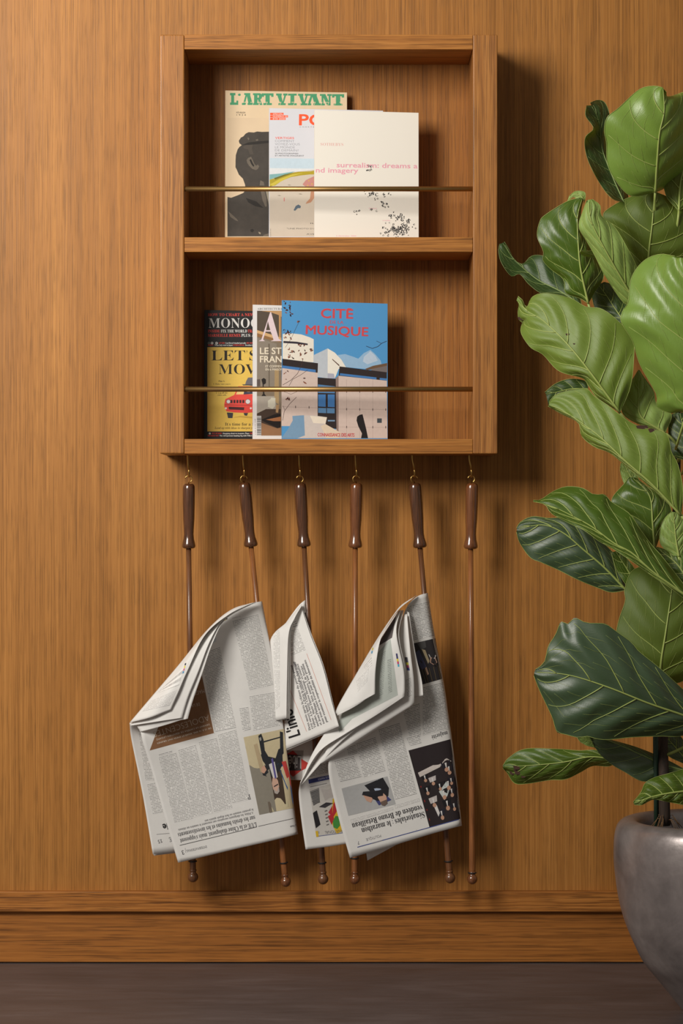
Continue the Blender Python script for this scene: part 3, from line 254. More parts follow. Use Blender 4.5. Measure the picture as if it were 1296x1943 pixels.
def letters(s, font='sans', bold=0.0, space=1.0):
    """flat triangles of a line of lettering: verts scaled to cap height 1"""
    key = (s, font, bold, space)
    if key in _txt: return _txt[key]
    if font == 'sans':
        cu = bpy.data.curves.new('lettering', 'FONT'); cu.body = s; cu.offset = bold; cu.space_character = space; cu.resolution_u = 2; cap = .729
        cu.resolution_u = 3
    else:
        V, F = [], []; x = 0; cap = .47
        for ch in s:
            if ch == ' ': x += 175*space; continue
            base = {'é': 'e', 'è': 'e', 'à': 'a', 'ô': 'o', 'É': 'E'}.get(ch, ch)
            g = SERIF.get(base) or SERIF['o']; pun = ch in "',.:-|"
            gv, gf = glyph(base, bold, pun, ch in 'éèàô')
            o = len(V); V += [((p[0]+x*.001)/cap, p[1]/cap) for p in gv]; F += [tuple(q+o for q in f) for f in gf]
            x += g[0]*(.62 if pun else space)
        _txt[key] = (V, F); return V, F
    ob = bpy.data.objects.new('lettering', cu)
    me = bpy.data.meshes.new_from_object(ob)
    V = [(v.co.x/cap, v.co.y/cap) for v in me.vertices]; F = [tuple(p.vertices) for p in me.polygons]
    bpy.data.meshes.remove(me); bpy.data.objects.remove(ob); bpy.data.curves.remove(cu)
    _txt[key] = (V, F); return V, F

class Print:
    """flat print lying on a real surface: layers of thin meshes joined into one part"""
    def __init__(s, proj, lift=.00002):
        s.proj = proj; s.V = []; s.F = []; s.mi = []; s.uv = []; s.mats = []; s.lift = lift
    def _m(s, m):
        if m not in s.mats: s.mats.append(m)
        return s.mats.index(m)
    def raw(s, pts, faces, m, layer=1, uvs=None):
        i = s._m(m if not isinstance(m, (tuple, list)) else ink(m)); o = len(s.V); ok = []; s.k = (getattr(s, 'k', 0)+1) % 8; layer = layer+s.k/9
        for k, p in enumerate(pts):
            r = s.proj(p[0], p[1]); ok.append(r is not None)
            s.V.append(r[0]+r[1]*(s.lift*layer) if r else Vector((0, 0, 0)))
            s.uv.append(uvs[k] if uvs else (p[0], -p[1]))
        for f in faces:
            if all(ok[q] for q in f): s.F.append(tuple(q+o for q in f)); s.mi.append(i)
    def poly(s, pts, m, layer=1):
        tris = tessellate_polygon([[Vector((p[0], p[1], 0)) for p in pts]])
        s.raw(pts, [tuple(t) for t in tris], m, layer)
    def rect(s, x0, y0, x1, y1, m, layer=1):
        s.poly([(x0, y0), (x1, y0), (x1, y1), (x0, y1)], m, layer)
    def quad(s, q, m, layer=1, n=6):
        """four corners: top left, top right, bottom right, bottom left, subdivided to follow the paper"""
        q = [np.array(p, float) for p in q]; pts = []; uv = []
        if n > 3: n = max(n, int(max(np.ptp([p[0] for p in q]), np.ptp([p[1] for p in q]))/4.5))
        wd = np.linalg.norm(q[1]-q[0]); ht = np.linalg.norm(q[3]-q[0])
        for j in range(n+1):
            for i in range(n+1):
                a, b = i/n, j/n
                pts.append(tuple((q[0]*(1-a)+q[1]*a)*(1-b)+(q[3]*(1-a)+q[2]*a)*b)); uv.append((a*wd, b*ht))
        F = [(j*(n+1)+i, j*(n+1)+i+1, (j+1)*(n+1)+i+1, (j+1)*(n+1)+i) for j in range(n) for i in range(n)]
        s.raw(pts, F, m, layer, uv)
    def text(s, txt, p0, p1, h, m, font='sans', bold=0.0, layer=2, space=1.0, shear=0.0, fit=True):
        wide = bold if font == 'sans' and bold > 0 else 0
        V, F = letters(txt, font, 0.0 if wide else bold, space)
        if not V: return
        x0 = min(v[0] for v in V); x1 = max(v[0] for v in V)
        p0 = np.array(p0, float); p1 = np.array(p1, float); d = p1-p0; L = np.linalg.norm(d); d = d/L; up = np.array((d[1], -d[0]))
        k = L/(x1-x0) if fit else h
        pts = [tuple(p0+d*(((v[0]-x0)*k)+shear*v[1]*h)+up*v[1]*h) for v in V]
        if not wide: s.raw(pts, F, m, layer); return
        e = wide*h*1.2; r = e*.7                        # heavier weight: the same line set again a hair aside
        for dx, dy in ((e, 0), (-e, 0), (r, r), (r, -r), (-r, r), (-r, -r)): s.raw([tuple(np.array(p)+d*dx+up*dy) for p in pts], F, m, layer)
    def build(s, name, parent):
        if not s.F: return None
        used = sorted({i for f in s.F for i in f}); re = {u: i for i, u in enumerate(used)}
        return mesh(name, [s.V[u] for u in used], [tuple(re[i] for i in f) for f in s.F], s.mats, parent, False, [s.uv[u] for u in used], s.mi)
# ------------------------------------------------------------------ the setting
WY = .165
def struct(o): o['kind'] = 'structure'; return o
z_trim_top = P(0, 1692, .147).z; z_trim_bot = P(0, 1730, .147).z
struct(box('wall_back', -2.0, 3.4, WY, WY+.03, z_trim_top-.01, 2.6, M['wall']))
struct(box('trim_1', -2.0, 3.4, .147, WY+.02, z_trim_bot, z_trim_top, M['oak_trim'], bev=.0012))
struct(box('baseboard_back', -2.0, 3.4, .158, WY+.02, .0025, z_trim_bot+.004, M['oak_base'], bev=.001))
def floor_mat():
    t = NT('dark polished screed'); co = t.n('ShaderNodeTexCoord').outputs['Object']
    a = t.noise(t.map(co, (1, 2.2, 1)), 3.2, 4, .6, .6); b = t.noise(t.map(co, (.5, 3, 1)), 14, 4, .65, .4)
    f = t.math('MULTIPLY_ADD', a, .6, t.math('MULTIPLY', b, .4))
    t.set(t.b.inputs['Base Color'], t.ramp(f, [(.3, lin((70, 61, 59))), (.55, lin((90, 79, 77))), (.8, lin((112, 100, 98)))]))
    t.set(t.b.inputs['Roughness'], t.math('MULTIPLY_ADD', b, .25, .36))
    t.bump(b, .08, .002)
    return t.m
fl = struct(mesh('floor', [(-2.0, -4.6, 0), (3.4, -4.6, 0), (3.4, WY+.02, 0), (-2.0, WY+.02, 0)], [(0, 1, 2, 3)], floor_mat()))

# ------------------------------------------------------------------ the magazine cabinet
CD = .155                                       # inner depth
x0, x1, x2, x3 = .303, .350, .897, .944
zt, zb = P(0, 65.5).z, P(0, 861).z
cab = thing('magazine_cabinet', (.6235, WY, zb), 'open oak wall cabinet with two magazine shelves and brass front rods', 'cabinet')
BV = .0016
box('side_panel', x0, x1-.0003, 0, WY, zb, zt, M['oak_z'], cab, .0030, 4)
box('side_panel', x2+.0003, x3, 0, WY, zb, zt, M['oak_z'], cab, .0022, 3)
box('top_board', x1, x2, .0006, WY-.01, P(0, 93.5).z, zt, M['oak_x'], cab, .0010)
box('middle_shelf', x1, x2, .0006, WY-.01, P(0, 478).z, P(0, 450).z, M['oak_x'], cab, .0010)
box('bottom_board', x1, x2, .0006, WY-.01, zb, P(0, 833).z, M['oak_x'], cab, .0010)
box('back_panel', x1, x2, CD, WY, zb+.002, zt-.002, M['oak_back'], cab)
M['brass'] = simple('aged brass', (186, 150, 96), .46, 1.0)
M['brass_dark'] = simple('bright brass wire', (206, 168, 98), .28, 1.0)
for py in (357.3, 738):
    z = P(0, py).z
    tube('front_rod', [(x1-.001, .009, z), (x2+.001, .009, z)], .0048, M['brass'], cab, 20)
HY = .078
HOOKS = [(356, 358), (460.5, 463), (567, 569), (674, 676), (782, 786), (890, 894)]
for a, b in HOOKS:
    top = P(a, 861, HY); top.z = zb+.002
    s = P(b-1, 884, HY); c = P(b, 895, HY)
    pts = [top, P(a+.5, 872, HY), s]
    for k in range(9):
        an = math.pi*.55-(math.pi*1.45)*k/8
        pts.append(c+Vector((.0006*k, -.0055+.0072*math.sin(an-.5), -.0035+.0085*math.cos(an+math.pi*.0+1.9))))
    pts = [top, P(a+.5, 872, HY), s, P(b, 890, HY+.003), P(b, 897, HY+.0045), P(b, 902.5, HY+.002), P(b+.5, 904.5, HY-.003), P(b+.5, 902, HY-.0075), P(b+.5, 896, HY-.0095), P(b+.2, 891, HY-.009)]
    pts = [Vector(p) for p in catmull([tuple(p) for p in pts], 30)] if False else pts
    cc = catmull_u([tuple(p) for p in pts], 34)
    tube('screw_hook', [Vector(p) for p in cc], .0017, M['brass_dark'], cab, 8)
# ------------------------------------------------------------------ magazines
def paper_edge(name, rgb):
    t = NT(name); co = t.n('ShaderNodeTexCoord').outputs['Object']
    n = t.noise(t.map(co, (900, 900, 1)), 3, 2)
    c = lin(rgb); t.set(t.b.inputs['Base Color'], t.mix(n, tuple(v*.8 for v in c), c)); t.b.inputs['Roughness'].default_value = .8
    return t.m
M['pages'] = paper_edge('page edges', (226, 218, 204))
def cover_mat(name, rgb, rough=.38, mott=.05, scale=30):
    t = NT(name); co = t.n('ShaderNodeTexCoord').outputs['Object']; n = t.noise(co, scale, 4, .6); c = lin(rgb)
    t.set(t.b.inputs['Base Color'], t.mix(n, tuple(v*(1-mott) for v in c), tuple(min(1, v*(1+mott)) for v in c)))
    t.b.inputs['Roughness'].default_value = rough; t.b.inputs['Specular IOR Level'].default_value = .35
    return t.m
class Mag:
    """a magazine leaning on the cabinet's back: top corners and shelf depth measured, the rest follows"""
    def __init__(s, name, tl, tr, yt_l, yt_r, yb_l, yb_r, shelf_py, thick, cmat, label):
        TL, TR = P(*tl, yt_l), P(*tr, yt_r)
        zs = P(0, shelf_py).z+.0006
        a = TR-TL
        s.BL = Vector((TL.x, yb_l, zs)); s.BR = Vector((TR.x, yb_r, zs)); s.TL, s.TR = TL, TR
        pn = (TR-TL).cross(s.BL-TL); s.BR.y = s.BL.y-(pn.x*(s.BR.x-s.BL.x)+pn.z*(s.BR.z-s.BL.z))/pn.y   # a flat cover
        s.n = (s.BR-s.BL).cross(s.TL-s.BL).normalized()
        if s.n.y > 0: s.n = -s.n
        s.root = thing(name, ((s.BL+s.BR)/2).to_tuple(), label, 'magazine')
        back = -s.n*thick
        q = [s.BL, s.BR, s.TR, s.TL]
        def slab(pts, d0, d1, nm, mat, inset=0.0):
            c = sum(pts, Vector())/4; ps = []
            for p in pts:
                r = p-c; ps.append(c+r*(1-inset/ r.length) if inset else p)
            V = [p+s.n*-d0 for p in ps]+[p+s.n*-d1 for p in ps]
            bm = bmesh.new(); vs = [bm.verts.new(v) for v in V]
            for f in ((0, 1, 2, 3), (7, 6, 5, 4), (0, 4, 5, 1), (1, 5, 6, 2), (2, 6, 7, 3), (3, 7, 4, 0)): bm.faces.new([vs[i] for i in f])
            bmesh.ops.recalc_face_normals(bm, faces=bm.faces[:])
            bmesh.ops.bevel(bm, geom=bm.edges[:], offset=min(.0004, (d1-d0)*.3), segments=1, affect='EDGES')
            return from_bm(nm, bm, mat, s.root)
        s.cover = slab(q, 0, .0007, 'front_cover', cmat)
        slab(q, .0007, thick-.0007, 'page_block', M['pages'], .0016)
        slab(q, thick-.0007, thick, 'back_cover', cmat)
        # spine strip down the left edge
        e = (s.BR-s.BL).normalized()
        sp = [s.BL-e*.0006, s.BL, s.TL, s.TL-e*.0006]
        slab(sp, .0002, thick-.0002, 'spine', cmat)
    def proj(s, px, py):
        d = P(px, py, 0)-CAM
        t = (s.BL-CAM).dot(s.n)/d.dot(s.n)
        return CAM+d*t, s.n

GR = 'magazines on the upper shelf'; GL = 'magazines on the lower shelf'
# ---- upper shelf
m1 = Mag('magazine', (428, 171.5), (658.5, 175.5), .131, .133, .118, .118, 450, .007, cover_mat('aged beige cover', (222, 198, 164), .7, .10, 24),
         'aged beige magazine with green slab-serif title and dark bust portrait, on upper shelf')
pr = Print(m1.proj); G = (72, 150, 108)
ttl = cover_mat('worn green ink', G, .7, .14, 90)
for ch, xa, xb in (('L', 436.5, 452), ('A', 459, 480.5), ('R', 480, 498), ('T', 496.5, 519), ('V', 524, 545.5), ('I', 546.5, 563), ('V', 565.5, 586), ('A', 580.5, 608.5), ('N', 607, 629.5), ('T', 630, 653)):
    ya = 199.0+(xa-436)*.006; h = 22.6-(xa-436)*.006
    for q in SLAB[ch]: pr.poly([(xa+(xb-xa)*x, ya-h*y) for x, y in q], ttl, 1)
pr.poly([(454.2+2.7*math.cos(i), 179.8+2.4*math.sin(i)) for i in np.linspace(0, 5.6, 9)], ttl, 1)
# inline stencil cuts through the feet of the letters
for x in range(462, 648, 13):
    if 515 < x < 527: continue
    pr.poly([(x, 193.5), (x+7, 193.6), (x+4.2, 199.6), (x+3.4, 199.6), (x+5.6, 194.6), (x, 194.5)], cover_mat('beige cut', (222, 198, 164), .7) if x == 462 else pr.mats[-1], 2)
pr.text('FÉVRIER', (448.5, 215.2), (466, 215.4), 3.2, (52, 46, 40), 'sans', .012, 1)
pr.text('1 9 3 4', (449, 219.4), (466.5, 219.6), 3.0, (52, 46, 40), 'sans', .012, 1)
pr.build('title_lettering', m1.cover)
pr = Print(m1.proj)
def Z3(p): return [(420+x/6.479, 160+y/6.479) for x, y in p]
bz = cover_mat('printed bronze', (64, 57, 50), .6, .35, 60); bz2 = cover_mat('printed bronze light', (104, 94, 82), .6, .3, 70); bz3 = ink((38, 33, 29), .6)
pr.rect(431, 223.5, 657, 449, cover_mat('portrait ground', (217, 193, 161), .7, .08, 20), 1)
pr.poly(Z3([(75, 1870), (75, 1385), (120, 1395), (200, 1365), (270, 1335), (296, 1300), (292, 1235), (265, 1160), (215, 1110), (190, 1050), (174, 1020), (175, 930), (178, 870), (200, 800), (222, 770), (250, 748), (222, 725), (214, 695), (240, 655), (270, 640), (300, 605), (335, 588), (400, 592), (440, 580), (500, 585), (600, 582), (1200, 600), (1250, 1870)]), bz, 2)
pr.poly(Z3([(250, 748), (330, 715), (460, 700), (590, 690), (590, 720), (450, 735), (340, 745)]), bz3, 3)
pr.poly(Z3([(320, 660), (332, 650), (345, 672), (332, 690)]), bz2, 3); pr.poly(Z3([(420, 680), (450, 672), (455, 690), (430, 696)]), bz2, 3)
pr.poly(Z3([(310, 930), (330, 905), (365, 890), (385, 930), (410, 985), (432, 1000), (450, 985), (465, 1010), (450, 1040), (425, 1055), (380, 1040), (340, 1000), (318, 965)]), bz2, 3)
pr.poly(Z3([(345, 930), (365, 918), (385, 965), (405, 1000), (395, 1015), (370, 985)]), bz3, 4)
pr.poly(Z3([(262, 770), (330, 735), (390, 730), (375, 790), (395, 860), (350, 860), (330, 800), (290, 790)]), ink((78, 70, 62), .6), 3)
pr.poly(Z3([(480, 1180), (520, 1200), (530, 1245), (470, 1245)]), bz2, 3)
pr.poly(Z3([(485, 1310), (530, 1310), (555, 1400), (560, 1500), (540, 1505), (505, 1420)]), bz2, 3)
pr.poly(Z3([(545, 1310), (585, 1310), (585, 1500), (575, 1440)]), ink((150, 140, 122), .6), 3)
pr.poly(Z3([(85, 1560), (130, 1600), (185, 1650), (210, 1685), (170, 1670), (110, 1630)]), bz2, 3)
pr.poly(Z3([(300, 1395), (430, 1440), (520, 1520), (420, 1500), (330, 1450)]), bz3, 3)
pr.poly(Z3([(355, 1790), (385, 1775), (402, 1795), (385, 1820), (360, 1812)]), bz3, 4)
pr.poly(Z3([(455, 1810), (485, 1825), (480, 1845), (462, 1835)]), ink((150, 140, 122), .6), 4)
pr.poly(Z3([(520, 1850), (590, 1830), (590, 1870), (510, 1870)]), bz2, 3)
pr.build('cover_picture', m1.cover)

m2 = Mag('magazine', (511, 205), (727, 210), .105, .114, .096, .096, 450, .009, cover_mat('pale blue grey cover', (216, 216, 222), .35, .02),
         'pale grey magazine with orange title and beach photo, partly behind the cream catalogue')
pr = Print(m2.proj)
pr.quad([(512, 300), (727, 303), (727, 330), (512, 326)], ink((196, 214, 226)), 1, 2)
pr.quad([(512, 319), (727, 322), (727, 332), (512, 330)], ink((222, 224, 226)), 2, 2)
sand = cover_mat('printed sand', (206, 194, 178), .4, .06, 40)
pr.poly([(511.5, 338), (560, 326), (597, 322), (727, 325), (727, 449), (511.5, 449)], sand, 2)
pr.poly([(511.5, 331), (535, 329), (560, 325), (540, 334), (520, 338), (511.5, 341)], ink((128, 176, 176)), 3)
gold = ink((176, 156, 40)); gold2 = ink((206, 188, 70))
pr.poly([(511.5, 341), (530, 336), (548, 329), (566, 326), (590, 325), (604, 322), (604, 331), (588, 331), (570, 333), (552, 336), (535, 343), (522, 352), (512, 354)], gold, 4)
pr.poly([(512, 350), (530, 340), (555, 331), (575, 328), (552, 335), (530, 346), (518, 353)], gold2, 5)
pr.poly([(520, 338), (540, 331), (560, 327), (540, 334), (522, 341)], ink((112, 108, 36)), 5)
pr.poly([(574, 350), (580, 342), (588, 338), (597, 334), (604, 340), (604, 360), (592, 363), (582, 356)], ink((196, 136, 128)), 4)
for q in ((586, 343), (592, 349), (596, 341), (584, 352), (590, 357)): pr.poly([(q[0]-1.5, q[1]), (q[0], q[1]-1.5), (q[0]+1.5, q[1]), (q[0], q[1]+1.5)], ink((214, 178, 70)), 5)
pr.poly([(590, 362), (597, 362), (596, 376), (590, 384), (580, 387), (582, 383), (588, 377)], ink((188, 138, 108)), 4)
pr.poly([(557, 399), (561, 391), (566, 388), (571, 391), (570, 395), (565, 395), (560, 400)], ink((92, 108, 122)), 4)
pr.poly([(538.5, 375), (540, 375), (540, 382), (538.5, 382)], ink((206, 110, 112)), 4)
for q in ((549, 351), (530, 371), (570, 368), (553, 362)): pr.poly([(q[0]-4, q[1]), (q[0], q[1]-.8), (q[0]+4, q[1]+.6), (q[0], q[1]+.9)], ink((150, 138, 124)), 4)
pr.build('cover_picture', m2.cover)
pr = Print(m2.proj); OR = (240, 92, 50)
pr.text('POLKA', (568, 237.3), (690, 239), 21.5, OR, 'sans', .034, 1)
for k, (a, b, t) in enumerate(((214, 538, 'SPECIAL'), (218.7, 546.5, 'NUMÉRO 50'), (223.4, 542, 'ÉTÉ 2020'))):
    pr.rect(512.5, a, b, a+4.2, OR, 1); pr.text(t, (518, a+3.6), (b-1.2, a+3.6), 2.9, (250, 214, 200), 'sans', .01, 2)
pr.text('CHARTE', (568.5, 241.8), (596, 242), 2.2, (90, 90, 96), 'sans', 0, 1, 1.8)
pr.text('VERTIGES', (522, 263.6), (558, 263.9), 4.2, (232, 96, 78), 'sans', .02, 1)
for k, (t, e) in enumerate((('COMMENT', 558.5), ('VOYEZ-VOUS', 569), ('LE MONDE', 559.5), ('DE DEMAIN?', 566.5))):
    pr.text(t, (521.7, 269.5+k*5.9), (e, 269.8+k*5.9), 4.3, (140, 140, 148), 'sans', -.008, 1)
pr.text('50 PHOTOGRAPHES', (522, 292.3), (566, 292.6), 2.6, (60, 60, 66), 'sans', .01, 1)
pr.text('ET ARTISTES IMAGINENT', (522, 296.5), (577, 296.9), 2.6, (60, 60, 66), 'sans', .01, 1)
pr.text('"UNE PHOTO D\'ACTUALITE', (544, 435), (630, 435.4), 2.8, (74, 70, 66), 'sans', .0, 3)
pr.text('AVENIR', (581.5, 445.5), (612, 445.7), 2.8, (74, 70, 66), 'sans', .0, 3)
pr.text('ILS', (589, 425), (604, 425.1), 2.6, (96, 92, 88), 'sans', .0, 3)
pr.text('N 50 ETE 2020', (514.3, 449), (514.0, 434), 1.6, (70, 70, 70), 'sans', 0, 3)
pr.build('title_lettering', m2.cover)

m3 = Mag('catalogue', (597, 208.5), (794.3, 214), .074, .083, .066, .072, 450, .010, cover_mat('cream cover', (236, 230, 219), .5, .015, 10),
         'cream auction catalogue with pink title and scattered black letters, front of upper shelf')
pr = Print(m3.proj); PK = (230, 160, 176)
pr.text('SOTHEBYS', (608, 276.2), (651.5, 276.8), 5.4, (226, 176, 170), 'serif', -.003, 1)
pr.text('surrealism: dreams a', (639, 317.3), (792, 319.4), 9.6, PK, 'sans', .024, 1)
pr.text('nd imagery', (599.5, 327.2), (679.5, 328.0), 9.6, PK, 'sans', .024, 1)
pr.text('london', (700, 396.2), (715, 396.4), 2.6, PK, 'sans', .01, 1)
pr.text('november', (726, 419.3), (741, 419.5), 2.6, PK, 'sans', .01, 1)
pr.text('5 december 2000', (638, 448.6), (676, 449), 2.8, PK, 'sans', .0, 1)
rnd = random.Random(11); K = (36, 34, 36)
def scatter(cx, cy, sx, sy, n, big=.25):
    for _ in range(n):
        x, y = rnd.gauss(cx, sx), rnd.gauss(cy, sy)
        if not (600 < x < 791 and 305 < y < 447): continue
        a = rnd.uniform(-.9, .9); h = rnd.uniform(2.6, 4.0) if rnd.random() > big else rnd.uniform(5, 6.5)
        ch = rnd.choice('MDCecosarm'); L = h*(1.25 if ch == 'M' else .95)
        pr.text(ch, (x, y), (x+L*math.cos(a), y+L*math.sin(a)), h, K, 'serif', .01, 3)
        if rnd.random() < .45:
            r = rnd.uniform(.8, 1.5); x += rnd.uniform(-5, 5); y += rnd.uniform(-4, 4)
            pr.poly([(x+r*math.cos(i), y+r*math.sin(i)) for i in np.linspace(0, 5.4, 7)], K, 3)
scatter(701, 321, 4, 4, 5); scatter(707, 368, 9, 4, 10); scatter(738, 369, 3, 1, 2); scatter(726, 389, 7, 4, 9); scatter(679, 399, 5, 3, 3, 0)
scatter(703, 398, 3, 1, 2, 0); scatter(750, 412, 7, 5, 12); scatter(775, 425, 8, 5, 5); scatter(742, 436, 9, 5, 20); scatter(766, 439, 10, 5, 26); scatter(745, 447, 14, 2, 14); scatter(756, 428, 12, 6, 10)
pr.build('cover_lettering', m3.cover)

# ---- lower shelf
m4 = Mag('magazine', (388, 588), (560, 592), .131, .134, .118, .118, 833, .008, cover_mat('black cover', (26, 25, 26), .35, .1),
         'black and yellow magazine with a red car drawing, behind the white bordered one')
pr = Print(m4.proj)
def Z5(p): return [(375+x/6.9405, 560+y/6.9405) for x, y in p]
YE = (226, 190, 88)
pr.poly(Z5([(128, 685), (1280, 690), (1280, 1795), (128, 1795)]), ink(YE, .38), 1)
RD = (222, 72, 62)
pr.poly(Z5([(355, 1480), (350, 1440), (365, 1370), (480, 1315), (520, 1240), (535, 1200), (980, 1200), (980, 1620), (720, 1545), (640, 1552), (480, 1545), (380, 1530)]), RD, 2)
pr.poly(Z5([(545, 1205), (980, 1205), (980, 1300), (505, 1308)]), (230, 196, 130), 3)
pr.poly(Z5([(620, 1220), (735, 1220), (735, 1300), (605, 1308)]), (52, 54, 76), 4); pr.poly(Z5([(645, 1240), (690, 1240), (690, 1275), (650, 1275)]), (196, 176, 160), 5)
for cx, r in ((405, 24), (662, 30)):
    pr.poly(Z5([(cx+(r+7)*math.cos(i), 1402+(r+7)*math.sin(i)) for i in np.linspace(0, 6, 12)]), (140, 60, 54), 3)
    pr.poly(Z5([(cx+r*math.cos(i), 1402+r*math.sin(i)) for i in np.linspace(0, 6, 12)]), (206, 206, 206), 4)
for x in (433, 472, 511, 550, 589): pr.poly(Z5([(x, 1380), (x+26, 1380), (x+26, 1422), (x, 1422)]), (58, 28, 28), 3)
pr.poly(Z5([(408, 1470), (615, 1478), (610, 1515), (412, 1505)]), (72, 30, 30), 3)
pr.poly(Z5([(360, 1440), (720, 1448), (720, 1455), (360, 1448)]), (150, 44, 40), 3)
for cx in (372, 700): pr.poly(Z5([(cx+14*math.cos(i), 1490+14*math.sin(i)) for i in np.linspace(0, 6, 9)]), (230, 220, 216), 3)
pr.poly(Z5([(385, 1545), (468, 1550), (460, 1620), (400, 1620)]), (58, 56, 60), 2); pr.poly(Z5([(605, 1552), (665, 1552), (650, 1590), (618, 1585)]), (58, 56, 60), 2)
pr.poly(Z5([(460, 1615), (560, 1590), (720, 1600), (720, 1625), (560, 1610)]), (196, 160, 66), 2)
pr.poly(Z5([(625, 1180), (640, 1130), (665, 1085), (980, 1085), (980, 1195), (700, 1195)]), (104, 102, 108), 2)
pr.poly(Z5([(585, 1175), (980, 1178), (980, 1190), (600, 1190)]), (70, 68, 72), 3)
pr.build('cover_picture', m4.cover)
pr = Print(m4.proj); W = (226, 224, 220)
def T5(pr, t, x0, x1, y, h, c, f, b, sh=0.0, lay=2, sp=1.0):
    if f == 'serif': b = 0.0 if b >= 0 else (-.005 if h > 60 else 0.0)
    pr.text(t, Z5([(x0, y)])[0], Z5([(x1, y)])[0], h/6.94, c, f, b, lay, sp, sh)
T5(pr, 'HOW TO CHART A NEW COURSE', 135, 980, 276, 38, RD, 'serif', .006)
T5(pr, 'MONOCLE', 145, 1030, 430, 130, W, 'serif', -.017)
T5(pr, 'INSIDE:', 135, 298, 492, 38, RD, 'serif', .004); T5(pr, 'FIX THE WORLD', 306, 652, 492, 38, W, 'serif', .004); T5(pr, 'TRADE', 660, 800, 492, 38, RD, 'serif', .004)
T5(pr, 'MARSEILLE REMIX', 135, 568, 548, 38, RD, 'serif', .004); T5(pr, 'PLUS: ALL', 576, 800, 548, 38, W, 'serif', .004)
for i, (cx, c) in enumerate(((148, (120, 128, 124)), (190, (224, 222, 218)), (250, (224, 222, 218)))):
    pr.poly(Z5([(cx+17*math.cos(a), 632+17*math.sin(a)) for a in np.linspace(0, 6, 10)]), c, 2)
    pr.poly(Z5([(cx-5, 625), (cx+6, 625), (cx+2, 640), (cx-5, 640)]), (30, 30, 30), 3)
T5(pr, 'AFFAIRS', 277, 357, 640, 20, RD, 'serif', .0); T5(pr, 'Can liberal Istanbul prevail?', 364, 636, 640, 20, W, 'serif', -.008); T5(pr, 'BUSINESS', 644, 790, 640, 20, RD, 'serif', 0)
T5(pr, 'DESIGN', 135, 206, 668, 20, RD, 'serif', 0); T5(pr, 'When Italy went to Japan', 222, 460, 668, 20, W, 'serif', -.008, .2); T5(pr, 'INTERNATIONAL', 468, 616, 668, 20, RD, 'serif', 0); T5(pr, "Sweden's", 626, 722, 668, 20, W, 'serif', -.008)
INK = (38, 30, 20)
T5(pr, "LET'S", 182, 790, 860, 136, INK, 'serif', -.014); T5(pr, "MOVE", 275, 900, 1040, 134, INK, 'serif', -.014)
T5(pr, 'Plan A:', 274, 357, 1143, 22, INK, 'serif', .004); T5(pr, 'I. Make sure you\'re', 208, 432, 1180, 20, (96, 78, 40), 'serif', -.012)
T5(pr, '2. Log off the', 240, 394, 1296, 22, (96, 78, 40), 'serif', -.012); T5(pr, 'video calls', 258, 378, 1325, 20, (96, 78, 40), 'serif', -.012)
T5(pr, "It's time for a fresh start", 362, 980, 1718, 40, (66, 52, 26), 'serif', -.012); T5(pr, 'Lead up with ideas to sharpen your mind', 225, 860, 1762, 28, (84, 66, 34), 'serif', -.014, .22)
pr.poly(Z5([(160+14*math.cos(a), 1822+14*math.sin(a)) for a in np.linspace(0, 6, 9)]), (216, 214, 210), 2)
T5(pr, 'OUT OF HERE', 188, 320, 1830, 20, RD, 'serif', 0); T5(pr, 'Shopping about we treasure. Plans', 330, 680, 1830, 20, W, 'serif', -.008); T5(pr, 'THE BEST', 688, 780, 1830, 20, RD, 'serif', 0)
T5(pr, 'THE HAVE NOT', 132, 278, 1860, 20, RD, 'serif', 0); T5(pr, 'The entrepreneur hunting big with Fifth C', 288, 722, 1860, 20, W, 'serif', -.008)
pr.build('title_lettering', m4.cover)

m5 = Mag('magazine', (480, 578), (650, 583), .105, .112, .096, .096, 833, .008, cover_mat('white cover', (228, 224, 222), .35, .015),
         'white bordered magazine with large pale pink letter A over an interior photo, on lower shelf')
pr = Print(m5.proj)
pr.poly(Z5([(783, 205), (1800, 210), (1800, 1850), (779, 1850)]), ink((132, 116, 98), .36), 1)
pr.poly(Z5([(783, 205), (1100, 207), (1100, 590), (783, 460)]), ink((88, 76, 64), .36), 2)
pr.poly(Z5([(830, 207), (1200, 209), (1200, 340), (1060, 260), (960, 225)]), ink((196, 152, 104), .36), 3)
pr.poly(Z5([(1070, 250), (1095, 260), (1095, 560), (1072, 550)]), ink((196, 148, 98), .36), 3)
pr.poly(Z5([(783, 460), (1100, 560), (1100, 600), (783, 500)]), ink((214, 172, 120), .36), 3); pr.poly(Z5([(783, 505), (1100, 602), (1100, 625), (783, 545)]), ink((150, 108, 66), .36), 3)
pr.poly(Z5([(783, 560), (1040, 640), (1040, 1210), (780, 1210)]), ink((142, 130, 116), .36), 2)
pr.poly(Z5([(930, 640), (950, 640), (950, 1210), (935, 1210)]), ink((110, 98, 84), .36), 3)
pr.poly(Z5([(1015, 980), (1070, 980), (1070, 1440), (1010, 1400)]), ink((172, 144, 104), .36), 3)
pr.poly(Z5([(780, 1330), (1010, 1330), (1050, 1500), (780, 1560)]), ink((168, 158, 146), .36), 3)
pr.poly(Z5([(840, 1110), (870, 1090), (900, 1110), (900, 1160), (870, 1180), (880, 1300), (905, 1330), (840, 1330), (860, 1300), (855, 1170)]), ink((40, 34, 32), .36), 4)
pr.poly(Z5([(780, 1110), (825, 1105), (825, 1200), (780, 1200)]), ink((96, 84, 80), .36), 3)
pr.poly(Z5([(925, 1390), (960, 1370), (970, 1350), (1025, 1355), (1020, 1460), (985, 1500), (925, 1470)]), ink((202, 196, 178), .36), 4)
pr.poly(Z5([(780, 1560), (900, 1500), (1095, 1500), (1095, 1850), (780, 1850)]), ink((72, 56, 46), .36), 4)
